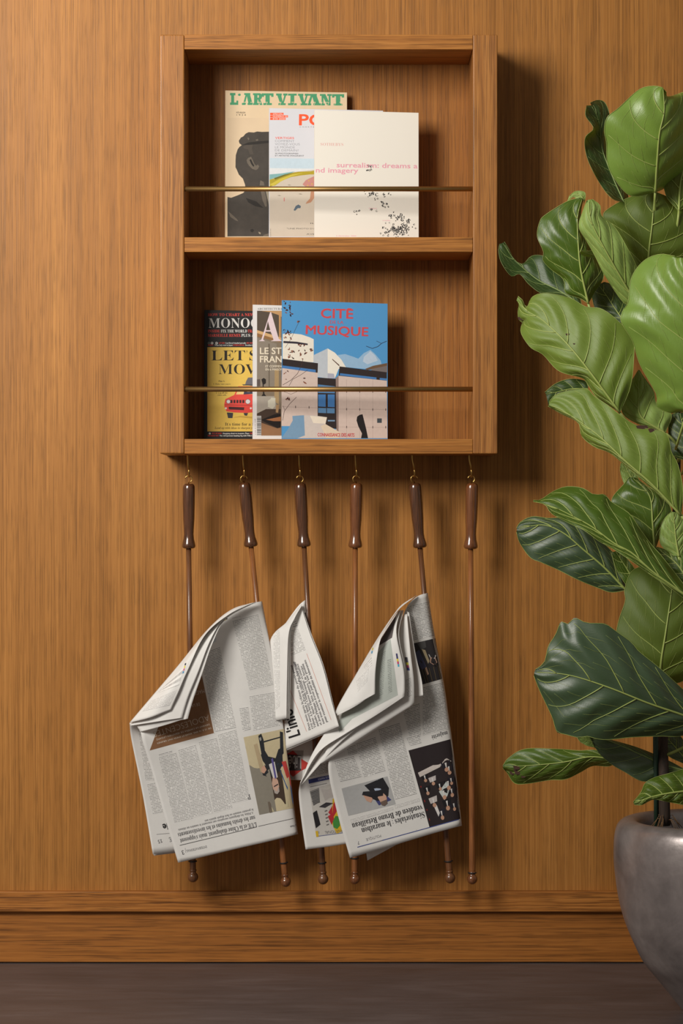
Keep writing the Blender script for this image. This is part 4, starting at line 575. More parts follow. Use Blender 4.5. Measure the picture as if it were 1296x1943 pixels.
pr.poly(Z5([(840, 1640), (1010, 1570), (1095, 1560), (1095, 1740), (1050, 1750), (860, 1660)]), ink((34, 26, 24), .36), 5)
pr.poly(Z5([(900, 1640), (1095, 1600), (1095, 1660), (1000, 1660)]), ink((170, 110, 70), .36), 6)
pr.poly(Z5([(840, 1680), (1050, 1755), (1095, 1745), (1095, 1850), (840, 1850)]), ink((150, 110, 78), .36), 5)
pr.poly(Z5([(1030, 1450), (1075, 1440), (1060, 1550), (1030, 1545)]), ink((176, 140, 100), .36), 5)
pr.poly(Z5([(780, 1590), (838, 1590), (838, 1850), (780, 1850)]), ink((206, 204, 202), .36), 6)
for i in range(17):
    y = 1600+i*14.6; pr.poly(Z5([(782, y), (836, y), (836, y+4+(i*7 % 5)*1.6), (782, y+4+(i*7 % 5)*1.6)]), (50, 48, 48), 7)
pr.build('cover_picture', m5.cover)
pr = Print(m5.proj)
T5(pr, 'ARCHITECTURAL', 786, 1140, 193, 26, (120, 116, 114), 'serif', -.016, 0, 3)
pr.poly(Z5([(803, 606), (838, 588), (955, 225), (968, 225), (1068, 575), (1115, 606), (960, 606), (1000, 590), (985, 540), (962, 480), (895, 480), (862, 585), (886, 606)]), (228, 206, 210), 8)
pr.poly(Z5([(900, 462), (957, 462), (925, 345)]), ink((88, 76, 64), .36), 9)
CR = (236, 222, 198)
T5(pr, 'LE STYLE', 822, 1300, 775, 88, CR, 'sans', .02, 0, 8); T5(pr, 'FRANCAIS', 822, 1360, 885, 88, CR, 'sans', .02, 0, 8)
T5(pr, 'ET COMMENT', 894, 1130, 950, 28, CR, 'sans', .01, 0, 8); T5(pr, 'EN 6 MAISONS', 894, 1140, 992, 28, CR, 'sans', .01, 0, 8)
pr.text('7,90 E N 168', Z5([(768, 1840)])[0], Z5([(762, 1630)])[0], 1.6, (70, 70, 70), 'sans', 0, 2)
pr.build('title_lettering', m5.cover)

m6 = Mag('magazine', (535.5, 569.6), (735.5, 576.3), .070, .088, .060, .070, 833, .006, cover_mat('sky blue cover', (84, 152, 206), .32, .03, 8),
         'blue sky magazine with white buildings and red title, front of lower shelf')
pr = Print(m6.proj)
def Z6(p): return [(520+x/5.635, 560+y/5.635) for x, y in p]
S = lambda c: ink(c, .34)
def pt(pts, c, l): pr.poly(Z6(pts), S(c), l)
pt([(680, 640), (760, 630), (850, 660), (900, 680), (960, 620), (1030, 585), (1080, 630), (1140, 700), (1150, 740), (1000, 790), (760, 770)], (150, 184, 214), 1)
pt([(960, 660), (1030, 600), (1080, 645), (1110, 700), (1000, 740), (950, 710)], (186, 202, 220), 2)
pt([(93, 415), (180, 408), (290, 420), (380, 450), (424, 472), (424, 720), (90, 690)], (234, 226, 212), 2)
pt([(100, 490), (240, 498), (360, 518), (360, 536), (240, 520), (100, 512)], (56, 50, 60), 3)
pt([(426, 640), (573, 570), (573, 890), (426, 870)], (190, 196, 204), 3)
pt([(573, 570), (650, 615), (720, 690), (768, 770), (690, 790), (650, 890), (573, 890)], (236, 230, 218), 3)
pt([(573, 835), (640, 840), (650, 890), (573, 890)], (176, 176, 190), 4)
pt([(622, 680), (700, 748), (696, 760), (622, 690)], (90, 60, 50), 4)
pt([(970, 790), (1060, 755), (1210, 726), (1210, 775), (1000, 800)], (112, 86, 66), 3); pt([(1040, 790), (1210, 755), (1210, 830), (1040, 810)], (120, 110, 108), 3)
WL = (210, 190, 180); DK = (52, 44, 44); BL = (72, 124, 184)
pt([(88, 780), (466, 830), (466, 1290), (470, 1400), (80, 1400), (80, 1000)], WL, 4)
pt([(90, 680), (470, 728), (466, 830), (88, 780)], DK, 5); pt([(90, 752), (445, 798), (445, 826), (90, 780)], BL, 6)
pt([(686, 860), (1206, 912), (1213, 1530), (660, 1530), (665, 1100)], WL, 4)
pt([(700, 762), (1206, 825), (1206, 915), (690, 862)], DK, 5); pt([(706, 835), (1095, 880), (1095, 903), (702, 858)], BL, 6); pt([(1130, 885), (1206, 892), (1206, 912), (1130, 905)], BL, 6)
pt([(466, 880), (660, 895), (668, 1430), (466, 1400)], DK, 5)
pt([(470, 955), (650, 975), (650, 1050), (470, 1045)], (86, 130, 176), 6); pt([(472, 1062), (552, 1062), (552, 1195), (472, 1190)], BL, 6); pt([(574, 1062), (648, 1062), (648, 1198), (574, 1195)], BL, 6)
pt([(472, 1205), (558, 1208), (558, 1262), (472, 1258)], (96, 140, 184), 6); pt([(566, 1208), (648, 1210), (648, 1264), (566, 1262)], (96, 140, 184), 6)
pt([(575, 1335), (650, 1335), (650, 1350), (575, 1350)], (120, 150, 180), 6)
pt([(645, 900), (690, 860), (690, 1530), (665, 1430)], (150, 128, 120), 5)
for x, ys in ((776, (1030, 1220, 1410)), (916, (1030, 1222, 1412)), (1056, (1030, 1224, 1412)), (1194, (1032, 1224, 1412)), (230, (1195,)), (374, (1200,))):
    for y in ys: pt([(x-4, y-12), (x+4, y-12), (x+4, y+12), (x-4, y+12)], (88, 76, 74), 6)
for x in (776, 916, 1056): pt([(x-1.5, 900), (x+1.5, 900), (x+1.5, 1530), (x-1.5, 1530)], (176, 156, 148), 5)
pt([(690, 1216), (1208, 1222), (1208, 1226), (690, 1220)], (176, 156, 148), 5); pt([(85, 1190), (466, 1204), (466, 1208), (85, 1194)], (176, 156, 148), 5); pt([(690, 1408), (1208, 1414), (1208, 1417), (690, 1411)], (176, 156, 148), 5)
pt([(1102, 1318), (1152, 1318), (1152, 1366), (1102, 1366)], (72, 78, 84), 6)
pt([(78, 1530), (150, 1430), (200, 1340), (196, 1292), (320, 1284), (330, 1500), (250, 1530)], (122, 156, 186), 7)
pt([(320, 1284), (440, 1288), (566, 1306), (550, 1380), (600, 1415), (720, 1475), (700, 1530), (240, 1530), (310, 1400)], (206, 196, 190), 7)
pt([(385, 1290), (566, 1306), (548, 1375), (420, 1368)], (234, 222, 204), 8); pt([(500, 1400), (548, 1378), (720, 1475), (690, 1530), (560, 1530)], (222, 204, 180), 8)
pt([(930, 1530), (940, 1480), (900, 1400), (882, 1340), (888, 1300), (915, 1280), (946, 1273), (960, 1330), (985, 1430), (1005, 1530)], (40, 36, 36), 8)
rnd = random.Random(5)
for (cx, cy, sx, sy, n) in ((150, 130, 40, 60, 16), (140, 400, 40, 50, 14), (180, 620, 50, 60, 14), (300, 630, 40, 40, 8), (280, 530, 30, 25, 6), (395, 590, 12, 25, 5), (255, 290, 14, 10, 3), (330, 930, 20, 25, 4), (150, 1110, 45, 25, 7), (130, 840, 30, 60, 5)):
    for _ in range(n):
        x = min(max(rnd.gauss(cx, sx*.6), 96), 430); y = rnd.gauss(cy, sy*.6); a = rnd.uniform(0, 6.28); L = rnd.uniform(9, 20); wv = L*.45; c, s_ = math.cos(a), math.sin(a)
        pt([(x-L*c, y-L*s_), (x-wv*s_, y+wv*c), (x+L*c, y+L*s_), (x+wv*s_, y-wv*c)], rnd.choice([(64, 34, 34), (96, 52, 44), (140, 86, 66), (46, 30, 34)]), 9)
def branch(pts, wd, c=(74, 52, 48)):
    for a, b in zip(pts[:-1], pts[1:]):
        a, b = np.array(a, float), np.array(b, float); d = b-a; n = np.array((-d[1], d[0]))/np.linalg.norm(d)*wd
        pt([tuple(a+n), tuple(b+n), tuple(b-n), tuple(a-n)], c, 9)
branch([(92, 960), (180, 910), (250, 840), (290, 760), (310, 680)], 2.2); branch([(160, 970), (200, 900), (290, 850), (360, 800)], 1.8); branch([(92, 1340), (110, 1240), (170, 1160), (240, 1090)], 2); branch([(95, 1180), (115, 1230)], 1.6)
branch([(120, 560), (180, 470), (240, 340), (270, 280)], 1.4); branch([(100, 1030), (180, 1060), (250, 1030)], 1.4)
branch([(1205, 492), (1150, 515), (1110, 550), (1050, 570), (985, 545)], 3, (52, 60, 80)); branch([(1145, 515), (1095, 490)], 2.2, (52, 60, 80))
pr.build('cover_picture', m6.cover)
pr = Print(m6.proj); TR_ = (206, 74, 80)
def T6(t, x0, y0, x1, y1, h, b, c=TR_, lay=10, f='sans'): pr.text(t, Z6([(x0, y0)])[0], Z6([(x1, y1)])[0], h/5.635, c, f, b, lay)
T6('CITE', 502, 242, 842, 250, 104, .028); pr.poly(Z6([(785, 140), (828, 141), (828, 152), (785, 151)]), ink(TR_), 10)
T6('DE LA', 597, 303, 742, 307, 34, .01); T6('MUSIQUE', 340, 414, 1003, 438, 98, .028)
T6('CONNAISSANCE DES ARTS', 466, 1510, 858, 1514, 38, .02, (190, 44, 58))
pr.build('title_lettering', m6.cover)
# ------------------------------------------------------------------ newspaper sticks
SY = .082
def polished(name, light, dark, rough=.2, coat=.8):
    t = NT(name); co = t.n('ShaderNodeTexCoord').outputs['Object']
    n = t.noise(t.map(co, (1, 1, .05)), 330, 3, .6); m = t.noise(t.map(co, (1, 1, .3)), 60, 2)
    t.set(t.b.inputs['Base Color'], t.ramp(t.math('MULTIPLY_ADD', n, .7, t.math('MULTIPLY', m, .3)), [(.34, lin(dark)), (.7, lin(light))]))
    t.b.inputs['Roughness'].default_value = rough; t.b.inputs['Coat Weight'].default_value = coat; t.b.inputs['Coat Roughness'].default_value = .15
    t.bump(n, .12, .0006)
    return t.m
M['handle_dark'] = polished('dark stained handle', (108, 66, 40), (58, 34, 20))
M['handle_mid'] = polished('walnut handle', (138, 84, 48), (88, 50, 26))
M['rod_dark'] = polished('dark stick', (134, 86, 52), (82, 51, 30), .34, .3)
M['rod_mid'] = polished('reddish stick', (166, 106, 60), (116, 70, 36), .34, .3)
M['rubber'] = simple('black rubber', (26, 24, 24), .6)
# hook px, handle top, handle bottom, rod bottom (ball centre), ring, materials, mouth of the wire hook, label
STICKS = [
 ((358, 896), (358, 918), (358, 1041), (366, 1664), 1634, 'handle_dark', 'rod_dark', -1, 'dark newspaper stick hanging upright, its rod passing behind the largest folded newspaper'),
 ((463, 896), (463, 916), (476.5, 1038), (542, 1673), 1637, 'handle_dark', 'rod_mid', 1, 'dark handled newspaper stick hanging askew, carrying the newspaper with a brown advertisement'),
 ((569, 896), (569, 917), (577, 1038), (613, 1668), 1637, 'handle_dark', 'rod_dark', -1, 'dark handled newspaper stick carrying the half hidden newspaper with large rotated headline'),
 ((676, 896), (676, 917), (674, 1040), (673, 1668), 1628, 'handle_mid', 'rod_mid', 1, 'brown newspaper stick with a golden brown rod, empty and reaching behind a newspaper'),
 ((786, 896), (786.5, 917), (797, 1040), (854, 1666), 1634, 'handle_dark', 'rod_dark', 1, 'dark handled newspaper stick carrying the newspaper with fanned out corners'),
 ((894, 896), (895.5, 917), (893, 1042), (896, 1668), 1656, 'handle_mid', 'rod_mid', -1, 'light brown newspaper stick hanging free with no newspaper, nearest the plant'),
]
STK = []
for hk, ht, hb, bl, ring, hm, rm, mouth, lab in STICKS:
    Y = SY
    T, B, E = P(*ht, Y), P(*hb, Y), P(*bl, Y)
    root = thing('newspaper_stick', tuple(P(*hk, Y)), lab, 'newspaper stick', 'newspaper sticks on the hooks')
    # handle: flat faceted grip that narrows and flares to a rounded foot
    prof = [(0, .0), (.0, .62), (.015, .86), (.04, .96), (.08, 1.0), (.3, 1.0), (.55, .94), (.70, .83), (.78, .80), (.85, .86), (.91, 1.02), (.95, 1.10), (.975, 1.08), (.992, .9), (1.0, .6), (1.0, 0)]
    R = .0122; n = 12; V, F = [], []
    ax = (B-T); u = ax.normalized(); e1 = Vector((1, 0, 0))-u*u.x; e1.normalize(); e2 = u.cross(e1)
    for (t, r) in prof:
        for k in range(n):
            an = 2*math.pi*(k+.5)/n; rr = R*r*(1+.025*(-1)**k)
            V.append(T+ax*t+(e1*math.cos(an)+e2*math.sin(an))*rr)
    for i in range(len(prof)-1):
        for k in range(n): F.append((i*n+k, (i+1)*n+k, (i+1)*n+(k+1) % n, i*n+(k+1) % n))
    h = mesh('handle', V, F, M[hm], root, True)
    # split rod: two half-round laths with a fine slot between them, eight-sided
    rp = [B-(E-B).normalized()*.004, E+(B-E).normalized()*.006]
    tube('rod', [rp[0], B.lerp(E, .3), B.lerp(E, .6), B.lerp(E, .97), rp[1]], [.0052, .0054, .0058, .0064, .0058], M[rm], root, 10)
    d = (E-B).normalized()
    zr = P(0, ring, Y).z; tt = (zr-B.z)/(E.z-B.z); RC = B+(E-B)*tt
    rv, rf = [], []
    a1 = Vector((1, 0, 0))-d*d.x; a1.normalize(); a2 = d.cross(a1)
    for i in range(20):
        an = 2*math.pi*i/20; c = RC+(a1*math.cos(an)+a2*math.sin(an))*.0074
        rad = (c-RC).normalized()
        for j in range(6):
            b = 2*math.pi*j/6; rv.append(c+(rad*math.cos(b)+d*math.sin(b))*.0013)
    for i in range(20):
        for j in range(6): rf.append((i*6+j, ((i+1) % 20)*6+j, ((i+1) % 20)*6+(j+1) % 6, i*6+(j+1) % 6))
    mesh('retaining_ring', rv, rf, M['rubber'], root, True)
    bp = [(-.011, .0066), (-.0095, .0078), (-.008, .0085), (-.0065, .0088)]
    prof = [(-.0150, .0), (-.0148, .0068), (-.0125, .0074), (-.0115, .0066)]+[(-math.cos(a)*.0104, max(.0001, math.sin(a)*.0104)) for a in np.linspace(.62, math.pi, 10)]
    V, F = [], []
    for (z, r) in prof:
        for k in range(16):
            an = 2*math.pi*k/16; V.append(E+d*z+(a1*math.cos(an)+a2*math.sin(an))*r)
    for i in range(len(prof)-1):
        for k in range(16): F.append((i*16+k, (i+1)*16+k, (i+1)*16+(k+1) % 16, i*16+(k+1) % 16))
    mesh('ball_tip', V, F, M['handle_mid' if rm == 'rod_mid' else 'rod_dark'], root, True)
    # open wire hook on the handle's head
    c = P(hk[0], 909.0, HY-.003+.003); r = .0066
    pts = [T+u*.003, P(ht[0], ht[1]-3.0, Y-.001)]
    for a in np.linspace(-62, 172, 14):
        ra = math.radians(a); pts.append(Vector((c.x-mouth*(-1)*(-1)*r*math.cos(ra)*(-1 if mouth > 0 else -1)*(1 if True else 0)*-1*(1), HY-.003, c.z+r*math.sin(ra))) if False else Vector((c.x-mouth*r*math.cos(ra), HY-.003, c.z+r*math.sin(ra))))
    tube('wire_hook', pts, .0011, M['brass_dark'], root, 8)
    STK.append((B, E))
# ------------------------------------------------------------------ newspapers
def newsprint_mat():
    t = NT('newsprint paper'); co = t.n('ShaderNodeTexCoord').outputs['Object']
    n = t.noise(co, 60, 4, .6); c = lin((238, 236, 233))
    t.set(t.b.inputs['Base Color'], t.mix(n, tuple(v*.94 for v in c), tuple(v*1.04 for v in c)))
    t.b.inputs['Roughness'].default_value = .8; t.b.inputs['Specular IOR Level'].default_value = .2
    tr = t.n('ShaderNodeBsdfTranslucent', {'Color': (.62, .58, .52, 1)})
    mx = t.n('ShaderNodeMixShader', {0: .12}); t.t.links.new(t.b.outputs[0], mx.inputs[1]); t.t.links.new(tr.outputs[0], mx.inputs[2])
    t.t.links.new(mx.outputs[0], t.out.inputs[0])
    t.bump(t.noise(co, 14, 2), .12, .004)
    return t.m
M['paper'] = newsprint_mat()
def column_mat(name, pitch, inkc, paper=(236, 234, 231), fill=.52):
    """a column of small type: UV in millimetres, dark words with gaps along each line"""
    t = NT(name); uv = t.n('ShaderNodeUVMap').outputs[0]; s = t.n('ShaderNodeSeparateXYZ', {0: uv})
    v = t.math('MULTIPLY', s.outputs[1], 1/pitch); row = t.math('FLOOR', v); fr = t.math('FRACT', v)
    line = t.math('MULTIPLY', t.math('GREATER_THAN', fr, .22), t.math('LESS_THAN', fr, .22+fill))
    vec = t.n('ShaderNodeCombineXYZ', {0: t.math('MULTIPLY', s.outputs[0], .55), 1: t.math('MULTIPLY', row, 7.31), 2: 0.0}).outputs[0]
    words = t.noise(vec, 1.0, 1, .5); lets = t.noise(t.map(vec, (4.5, 1, 1)), 1.0, 1, .5)
    on = t.math('MULTIPLY', line, t.ramp(words, [(.36, (.08, .08, .08)), (.44, (1, 1, 1))]))
    dark = t.math('MULTIPLY', on, t.math('MULTIPLY_ADD', lets, .8, .25))
    t.set(t.b.inputs['Base Color'], t.mix(dark, lin(paper), lin(inkc))); t.b.inputs['Roughness'].default_value = .8; t.b.inputs['Specular IOR Level'].default_value = .2
    return t.m
M['type'] = column_mat('small type', 2.9, (112, 110, 110))
M['type_light'] = column_mat('faint small type', 2.4, (150, 147, 146))
M['type_dark'] = column_mat('bolder small type', 3.0, (84, 82, 84))
M['type_teal'] = column_mat('teal small type', 2.6, (60, 120, 146))

class Sheet:
    """a curled sheet through a grid of measured points (px, py, depth), rows of equal length"""
    def __init__(s, name, parent, rows, label=None, mu=9, ripple=.0, thick=.00035):
        nr, nc = len(rows), len(rows[0])
        assert all(len(r) == nc for r in rows), name
        g = np.array(rows, float); MU, MV = (nc-1)*mu+1, (nr-1)*mu+1
        a = np.stack([catmull_u(r, MU) for r in g])          # nr x MU x 3
        b = np.stack([catmull_u(a[:, j], MV) for j in range(MU)], 1)
        V = []
        for i in range(MV):
            for j in range(MU):
                y = b[i, j, 2]
                if ripple: y += ripple*math.sin(j*.23+i*.11)*math.sin(i*.17+1.3)
                V.append(P(b[i, j, 0], b[i, j, 1], y))
        F = [(i*MU+j, i*MU+j+1, (i+1)*MU+j+1, (i+1)*MU+j) for i in range(MV-1) for j in range(MU-1)]
        s.bvh = BVHTree.FromPolygons([tuple(v) for v in V], F)
        # give the paper its thickness
        N = [Vector((0, 0, 0)) for _ in V]
        for f in F:
            nn = (V[f[1]]-V[f[0]]).cross(V[f[3]]-V[f[0]])
            for q in f: N[q] += nn
        V2 = V+[v-(n.normalized() if n.length > 0 else Vector((0, 1, 0)))*thick*(1 if n.y < 0 else -1) for v, n in zip(V, N)]
        o = len(V); F2 = F+[tuple(q+o for q in f[::-1]) for f in F]
        bd = [j for j in range(MU)]+[i*MU+MU-1 for i in range(1, MV)]+[(MV-1)*MU+j for j in range(MU-2, -1, -1)]+[i*MU for i in range(MV-2, 0, -1)]
        for k in range(len(bd)):
            a_, b_ = bd[k], bd[(k+1) % len(bd)]; F2.append((b_, a_, a_+o, b_+o))
        s.ob = mesh(name, V2, F2, M['paper'], parent, True)
        if label: s.ob['label'] = label
    def proj(s, px, py):
        d = (P(px, py, 0)-CAM).normalized()
        h = s.bvh.ray_cast(CAM, d)
        if h[0] is None: return None
        n = h[1]
        if n.dot(d) > 0: n = -n
        return h[0], n
    def printer(s): return Print(s.proj, .00016)
def news(name, stick, label, t):
    B, E = STK[stick]; return thing(name, tuple(B.lerp(E, t)), label, 'newspaper')
def cols(pr, mat, *qs, n=10):
    for q in qs: pr.quad(q, mat, 1, n)
NEWS_GROUP = None

# ======== newspaper one: the large one with the brown advertisement
n1 = news('newspaper', 1, 'large open newspaper with brown advertisement and upside down photo of a suited man', .3)
b1 = Sheet('sheet', n1, [
 [(470, 1330, .072), (400, 1345, .060), (330, 1360, .045), (285, 1362, .012), (246, 1372, -.012)],
 [(480, 1400, .072), (400, 1400, .060), (330, 1402, .045), (285, 1404, .020), (250, 1406, .004)],
 [(480, 1500, .072), (410, 1505, .060), (345, 1503, .045), (305, 1507, .030), (271, 1509, .018)],
 [(480, 1600, .072), (420, 1606, .060), (360, 1612, .045), (322, 1617, .032), (290, 1621, .022)]])
b1b = Sheet('sheet', n1, [
 [(470, 1400, .077), (400, 1400, .068), (330, 1402, .056), (252, 1408, .016)],
 [(480, 1500, .077), (410, 1505, .068), (345, 1503, .056), (273, 1510, .028)],
 [(480, 1600, .077), (420, 1608, .068), (362, 1615, .056), (292, 1623.5, .032)]])
a1 = Sheet('sheet', n1, [
 [(497.5, 1141, .090), (493, 1141.5, .066), (470, 1146, .050), (440, 1157, .036), (415, 1174, .026), (394, 1196, .018)],
 [(511, 1215, .069), (506, 1216, .064), (473, 1222, .046), (432, 1232, .034), (390, 1243, .022), (352, 1256, .006)],
 [(527, 1310, .068), (522, 1311, .062), (475, 1322, .044), (410, 1332, .034), (340, 1345, .020), (275, 1366, .000)],
 [(538, 1385, .068), (533, 1386, .062), (480, 1398, .044), (410, 1410, .030), (340, 1416, .014), (268, 1394, -.014)],
 [(547, 1455, .070), (542, 1456, .062), (482, 1471, .044), (412, 1484, .032), (345, 1490, .018), (288, 1462, .000)],
 [(556, 1525, .090), (551, 1526, .060), (490, 1542, .044), (425, 1556, .034), (370, 1566, .024), (316, 1562, .014)],
 [(565, 1583, .090), (560, 1584, .058), (508, 1597, .046), (451, 1610, .036), (395, 1623.5, .028), (338, 1637, .022)]],
 'front sheet with printed columns and photo')
o1 = Sheet('turned_corner', n1, [
 [(488, 1142, .052), (484, 1143, .044), (478, 1145, .040)],
 [(440, 1156, .026), (437, 1160, .010), (434, 1166, .000)],
 [(394, 1194, .010), (392, 1198, -.012), (388, 1206, -.022)],
 [(340, 1260, -.008), (348, 1265, -.030), (356, 1272, -.034)],
 [(290, 1319, -.016), (316, 1316, -.038), (339, 1312, -.040)],
 [(246, 1371, -.016), (286, 1361, -.036), (324, 1347, -.038)]])
for k, (dx, dy, dd) in enumerate(((0, 0, .005), (8, 3.5, .003), (14, 6, .0015))):
    pass
f1 = Sheet('turned_corner', n1, [
 [(486, 1143, .050), (482, 1144.5, .042), (476, 1147, .040)],
 [(440, 1158, .026), (432, 1168, .012), (427, 1176, .004)],
 [(394, 1196, .012), (400, 1206, -.006), (403, 1221, -.014)],
 [(345, 1258, -.002), (366, 1264, -.018), (384, 1277, -.024)],
 [(300, 1316, -.008), (336, 1320, -.024), (367, 1326, -.028)],
 [(262, 1368, -.010), (305, 1366, -.026), (357, 1361, -.030)],
 [(266, 1389, -.014), (310, 1377, -.026), (357, 1361.8, -.030)]])
f1b = Sheet('turned_corner', n1, [
 [(484, 1144, .048), (470, 1149, .040), (460, 1154, .038)],
 [(440, 1160, .025), (432, 1166, .010), (422, 1178, .001)],
 [(394, 1196, .010), (396, 1206, -.010), (398, 1217, -.018)],
 [(343, 1258, -.006), (360, 1264, -.024), (376, 1275, -.029)],
 [(298, 1312, -.012), (330, 1316, -.030), (357, 1322, -.033)],
 [(250, 1371, -.012), (300, 1364, -.031), (346, 1359, -.034)],
 [(252, 1376, -.014), (300, 1369, -.031), (346, 1360, -.034)]])
pr = a1.printer()
AD = cover_mat('printed brown', (134, 96, 66), .75, .18, 50)
pr.quad([(335, 1285), (379, 1262), (406, 1391), (284, 1424)], AD, 1, 12)
TH = (206, 190, 172)
pr.text('ADOLESCENTES', (395, 1356), (290, 1388.5), 12, TH, 'sans', -.018, 3)
pr.text('MAGISTRALE', (387, 1307), (345, 1318), 8, TH, 'sans', -.01, 3)
pr.text('DE LA GRANDEUR', (378, 1333), (330, 1346), 6, TH, 'sans', -.01, 3)
pr.text('DEVANT LA CAMÉRA DE SÉBASTIEN LIFSHITZ', (397, 1373), (296, 1402), 3.2, (224, 212, 198), 'sans', .0, 3)
pr.text('DE 12 À 16 ANS, ANAÏS ET EMMA ONT GRANDI', (400, 1380), (298, 1409), 3.2, (224, 212, 198), 'sans', .0, 3)
# photograph: man in a dark suit before a door and flags, the page hanging head down
def PQ(u, v, q=((462, 1399), (538, 1383), (557, 1533), (492, 1546))):
    q = [np.array(p, float) for p in q]; return tuple((q[0]*(1-u)+q[1]*u)*(1-v)+(q[3]*(1-u)+q[2]*u)*v)
pr.quad([PQ(0, 0), PQ(1, 0), PQ(1, 1), PQ(0, 1)], ink((204, 190, 156), .75), 1, 8)
def pp(pts, c, l): pr.poly([PQ(*p) for p in pts], ink(c, .75), l)
pp([(0, .02), (1, 0), (1, .07), (0, .10)], (222, 208, 170), 2); pp([(0, .36), (.5, .36), (.5, 1), (0, 1)], (140, 134, 122), 2); pp([(0, .12), (1, .10), (1, .13), (0, .15)], (186, 172, 138), 2)
pp([(.35, .50), (.80, .50), (.80, .93), (.35, .96)], (72, 58, 48), 3); pp([(.30, .55), (.38, .55), (.38, 1), (.30, 1)], (112, 100, 88), 4); pp([(.34, .93), (.85, .90), (.85, .97), (.34, .995)], (196, 186, 152), 4)
pp([(.72, .42), (.85, .40), (1.0, .70), (1.0, .96), (.88, .74)], (52, 96, 154), 4); pp([(.84, .40), (.95, .40), (1.0, .60), (1.0, .76), (.9, .58)], (196, 70, 66), 5)
SU = (44, 46, 50)
pp([(.36, .02), (.44, .00), (.47, .08), (.45, .30), (.36, .32)], SU, 4); pp([(.90, .02), (.97, .04), (.92, .30), (.82, .34)], SU, 4)
pp([(.44, .10), (.92, .085), (.92, .10), (.44, .118)], SU, 4)
pp([(.37, .05), (.42, .04), (.42, .08), (.38, .09)], (150, 148, 146), 5)
pp([(.34, .26), (.46, .22), (.52, .30), (.70, .34), (.80, .24), (.90, .22), (.86, .42), (.76, .50), (.66, .54), (.46, .56), (.30, .52), (.30, .46), (.42, .40), (.36, .34)], SU, 5)
pp([(.50, .40), (.66, .38), (.68, .58), (.56, .60)], (218, 214, 212), 6); pp([(.58, .34), (.63, .33), (.645, .58), (.60, .60)], (96, 88, 150), 7)
pp([(.30, .42), (.38, .40), (.42, .46), (.34, .50), (.28, .48)], (204, 160, 138), 7)
pp([(.50, .64), (.54, .58), (.62, .575), (.67, .62), (.68, .70), (.64, .76), (.56, .765), (.51, .72)], (206, 168, 148), 7); pp([(.52, .72), (.60, .755), (.67, .70), (.67, .76), (.60, .79), (.53, .77)], (176, 166, 158), 8)
pp([(.54, .68), (.66, .66), (.66, .675), (.54, .695)], (70, 60, 60), 8)
pp([(.21, .12), (.30, .11), (.36, .48), (.26, .50)], (184, 164, 132), 3)
pr.build('photo_print', a1.ob)
pr = a1.printer()
cols(pr, M['type'], [(441, 1178), (490, 1165), (519, 1301), (474, 1311)], [(473, 1321), (521, 1313), (532, 1376), (481, 1386)], [(381, 1241), (417, 1227), (448, 1381), (407, 1389)],
     [(301, 1437), (334, 1428), (367, 1553), (331, 1561)], [(338, 1423), (371, 1413), (404, 1543), (367, 1551)], [(377, 1408), (411, 1400), (441, 1534), (406, 1542)], [(413, 1394), (448, 1384), (474, 1517), (441, 1525)])
cols(pr, M['type_teal'], [(392, 1216), (408, 1203), (411, 1216), (393, 1230)])
cols(pr, M['type_dark'], [(454, 1344), (471, 1341), (476, 1384), (461, 1388)], [(301, 1431), (326, 1424), (327, 1428), (302, 1435)], n=3)
cols(pr, M['type_light'], [(440, 1172), (456, 1168), (457, 1171), (441, 1175)], n=2)
HD = (92, 90, 92)
pr.text("L'UE et la Chine dialoguent, mais s'opposent", (486, 1560), (341, 1592), 8.5, HD, 'serif', 0.0, 2)
pr.text("sur les droits humains et les investissements", (483, 1547.5), (337, 1581), 8.5, HD, 'serif', 0.0, 2)
pr.text("A Pékin, les dirigeants européens ont rencontré le numéro un chinois", (480, 1540), (338, 1573), 4.2, (128, 126, 128), 'serif', 0.0, 2)
pr.text("le premier sommet en face depuis quatre ans", (480, 1534), (388, 1556), 4.2, (128, 126, 128), 'serif', 0.0, 2)
pr.text('P', (474, 1507), (468.5, 1508.5), 10, (110, 108, 110), 'serif', 0.0, 2)
pr.text('INTERNATIONAL', (392, 1604), (353, 1613), 4.5, (128, 126, 128), 'serif', 0.0, 2)
pr.text('3', (348, 1613), (344, 1614), 8, (90, 88, 90), 'serif', 0.0, 2); pr.quad([(351, 1609), (351.6, 1609), (353, 1618), (352.4, 1618)], (150, 148, 148), 2, 1)
def rule(pr, a, b, wd, c):
    a, b = np.array(a, float), np.array(b, float); d = b-a; nn = np.array((-d[1], d[0]))/np.linalg.norm(d)*wd/2
    pr.quad([tuple(a-nn), tuple(b-nn), tuple(b+nn), tuple(a+nn)], c, 2, 6)
rule(pr, (341, 1604), (487, 1569), 1.0, (80, 78, 80)); rule(pr, (490, 1568), (560, 1552), .8, (80, 78, 80)); rule(pr, (407, 1392), (407.5, 1391), .5, (180, 178, 176))
pr.text('Le Monde', (562, 1564), (550, 1567), 3.5, (120, 118, 120), 'serif', 0, 2)
for k, c in enumerate(((60, 150, 190), (200, 90, 130), (220, 200, 70), (50, 50, 50))):
    pr.quad([(419+k*3, 1180-k*2.0), (421.8+k*3, 1178.2-k*2.0), (422.6+k*3, 1180-k*2.0), (419.8+k*3, 1181.8-k*2.0)], c, 2, 1)
pr.build('printed_columns', a1.ob)
pr = o1.printer()
cols(pr, M['type_light'], [(300, 1312), (348, 1268), (340, 1300), (296, 1316)], [(286, 1330), (337, 1308), (322, 1338), (270, 1350)])
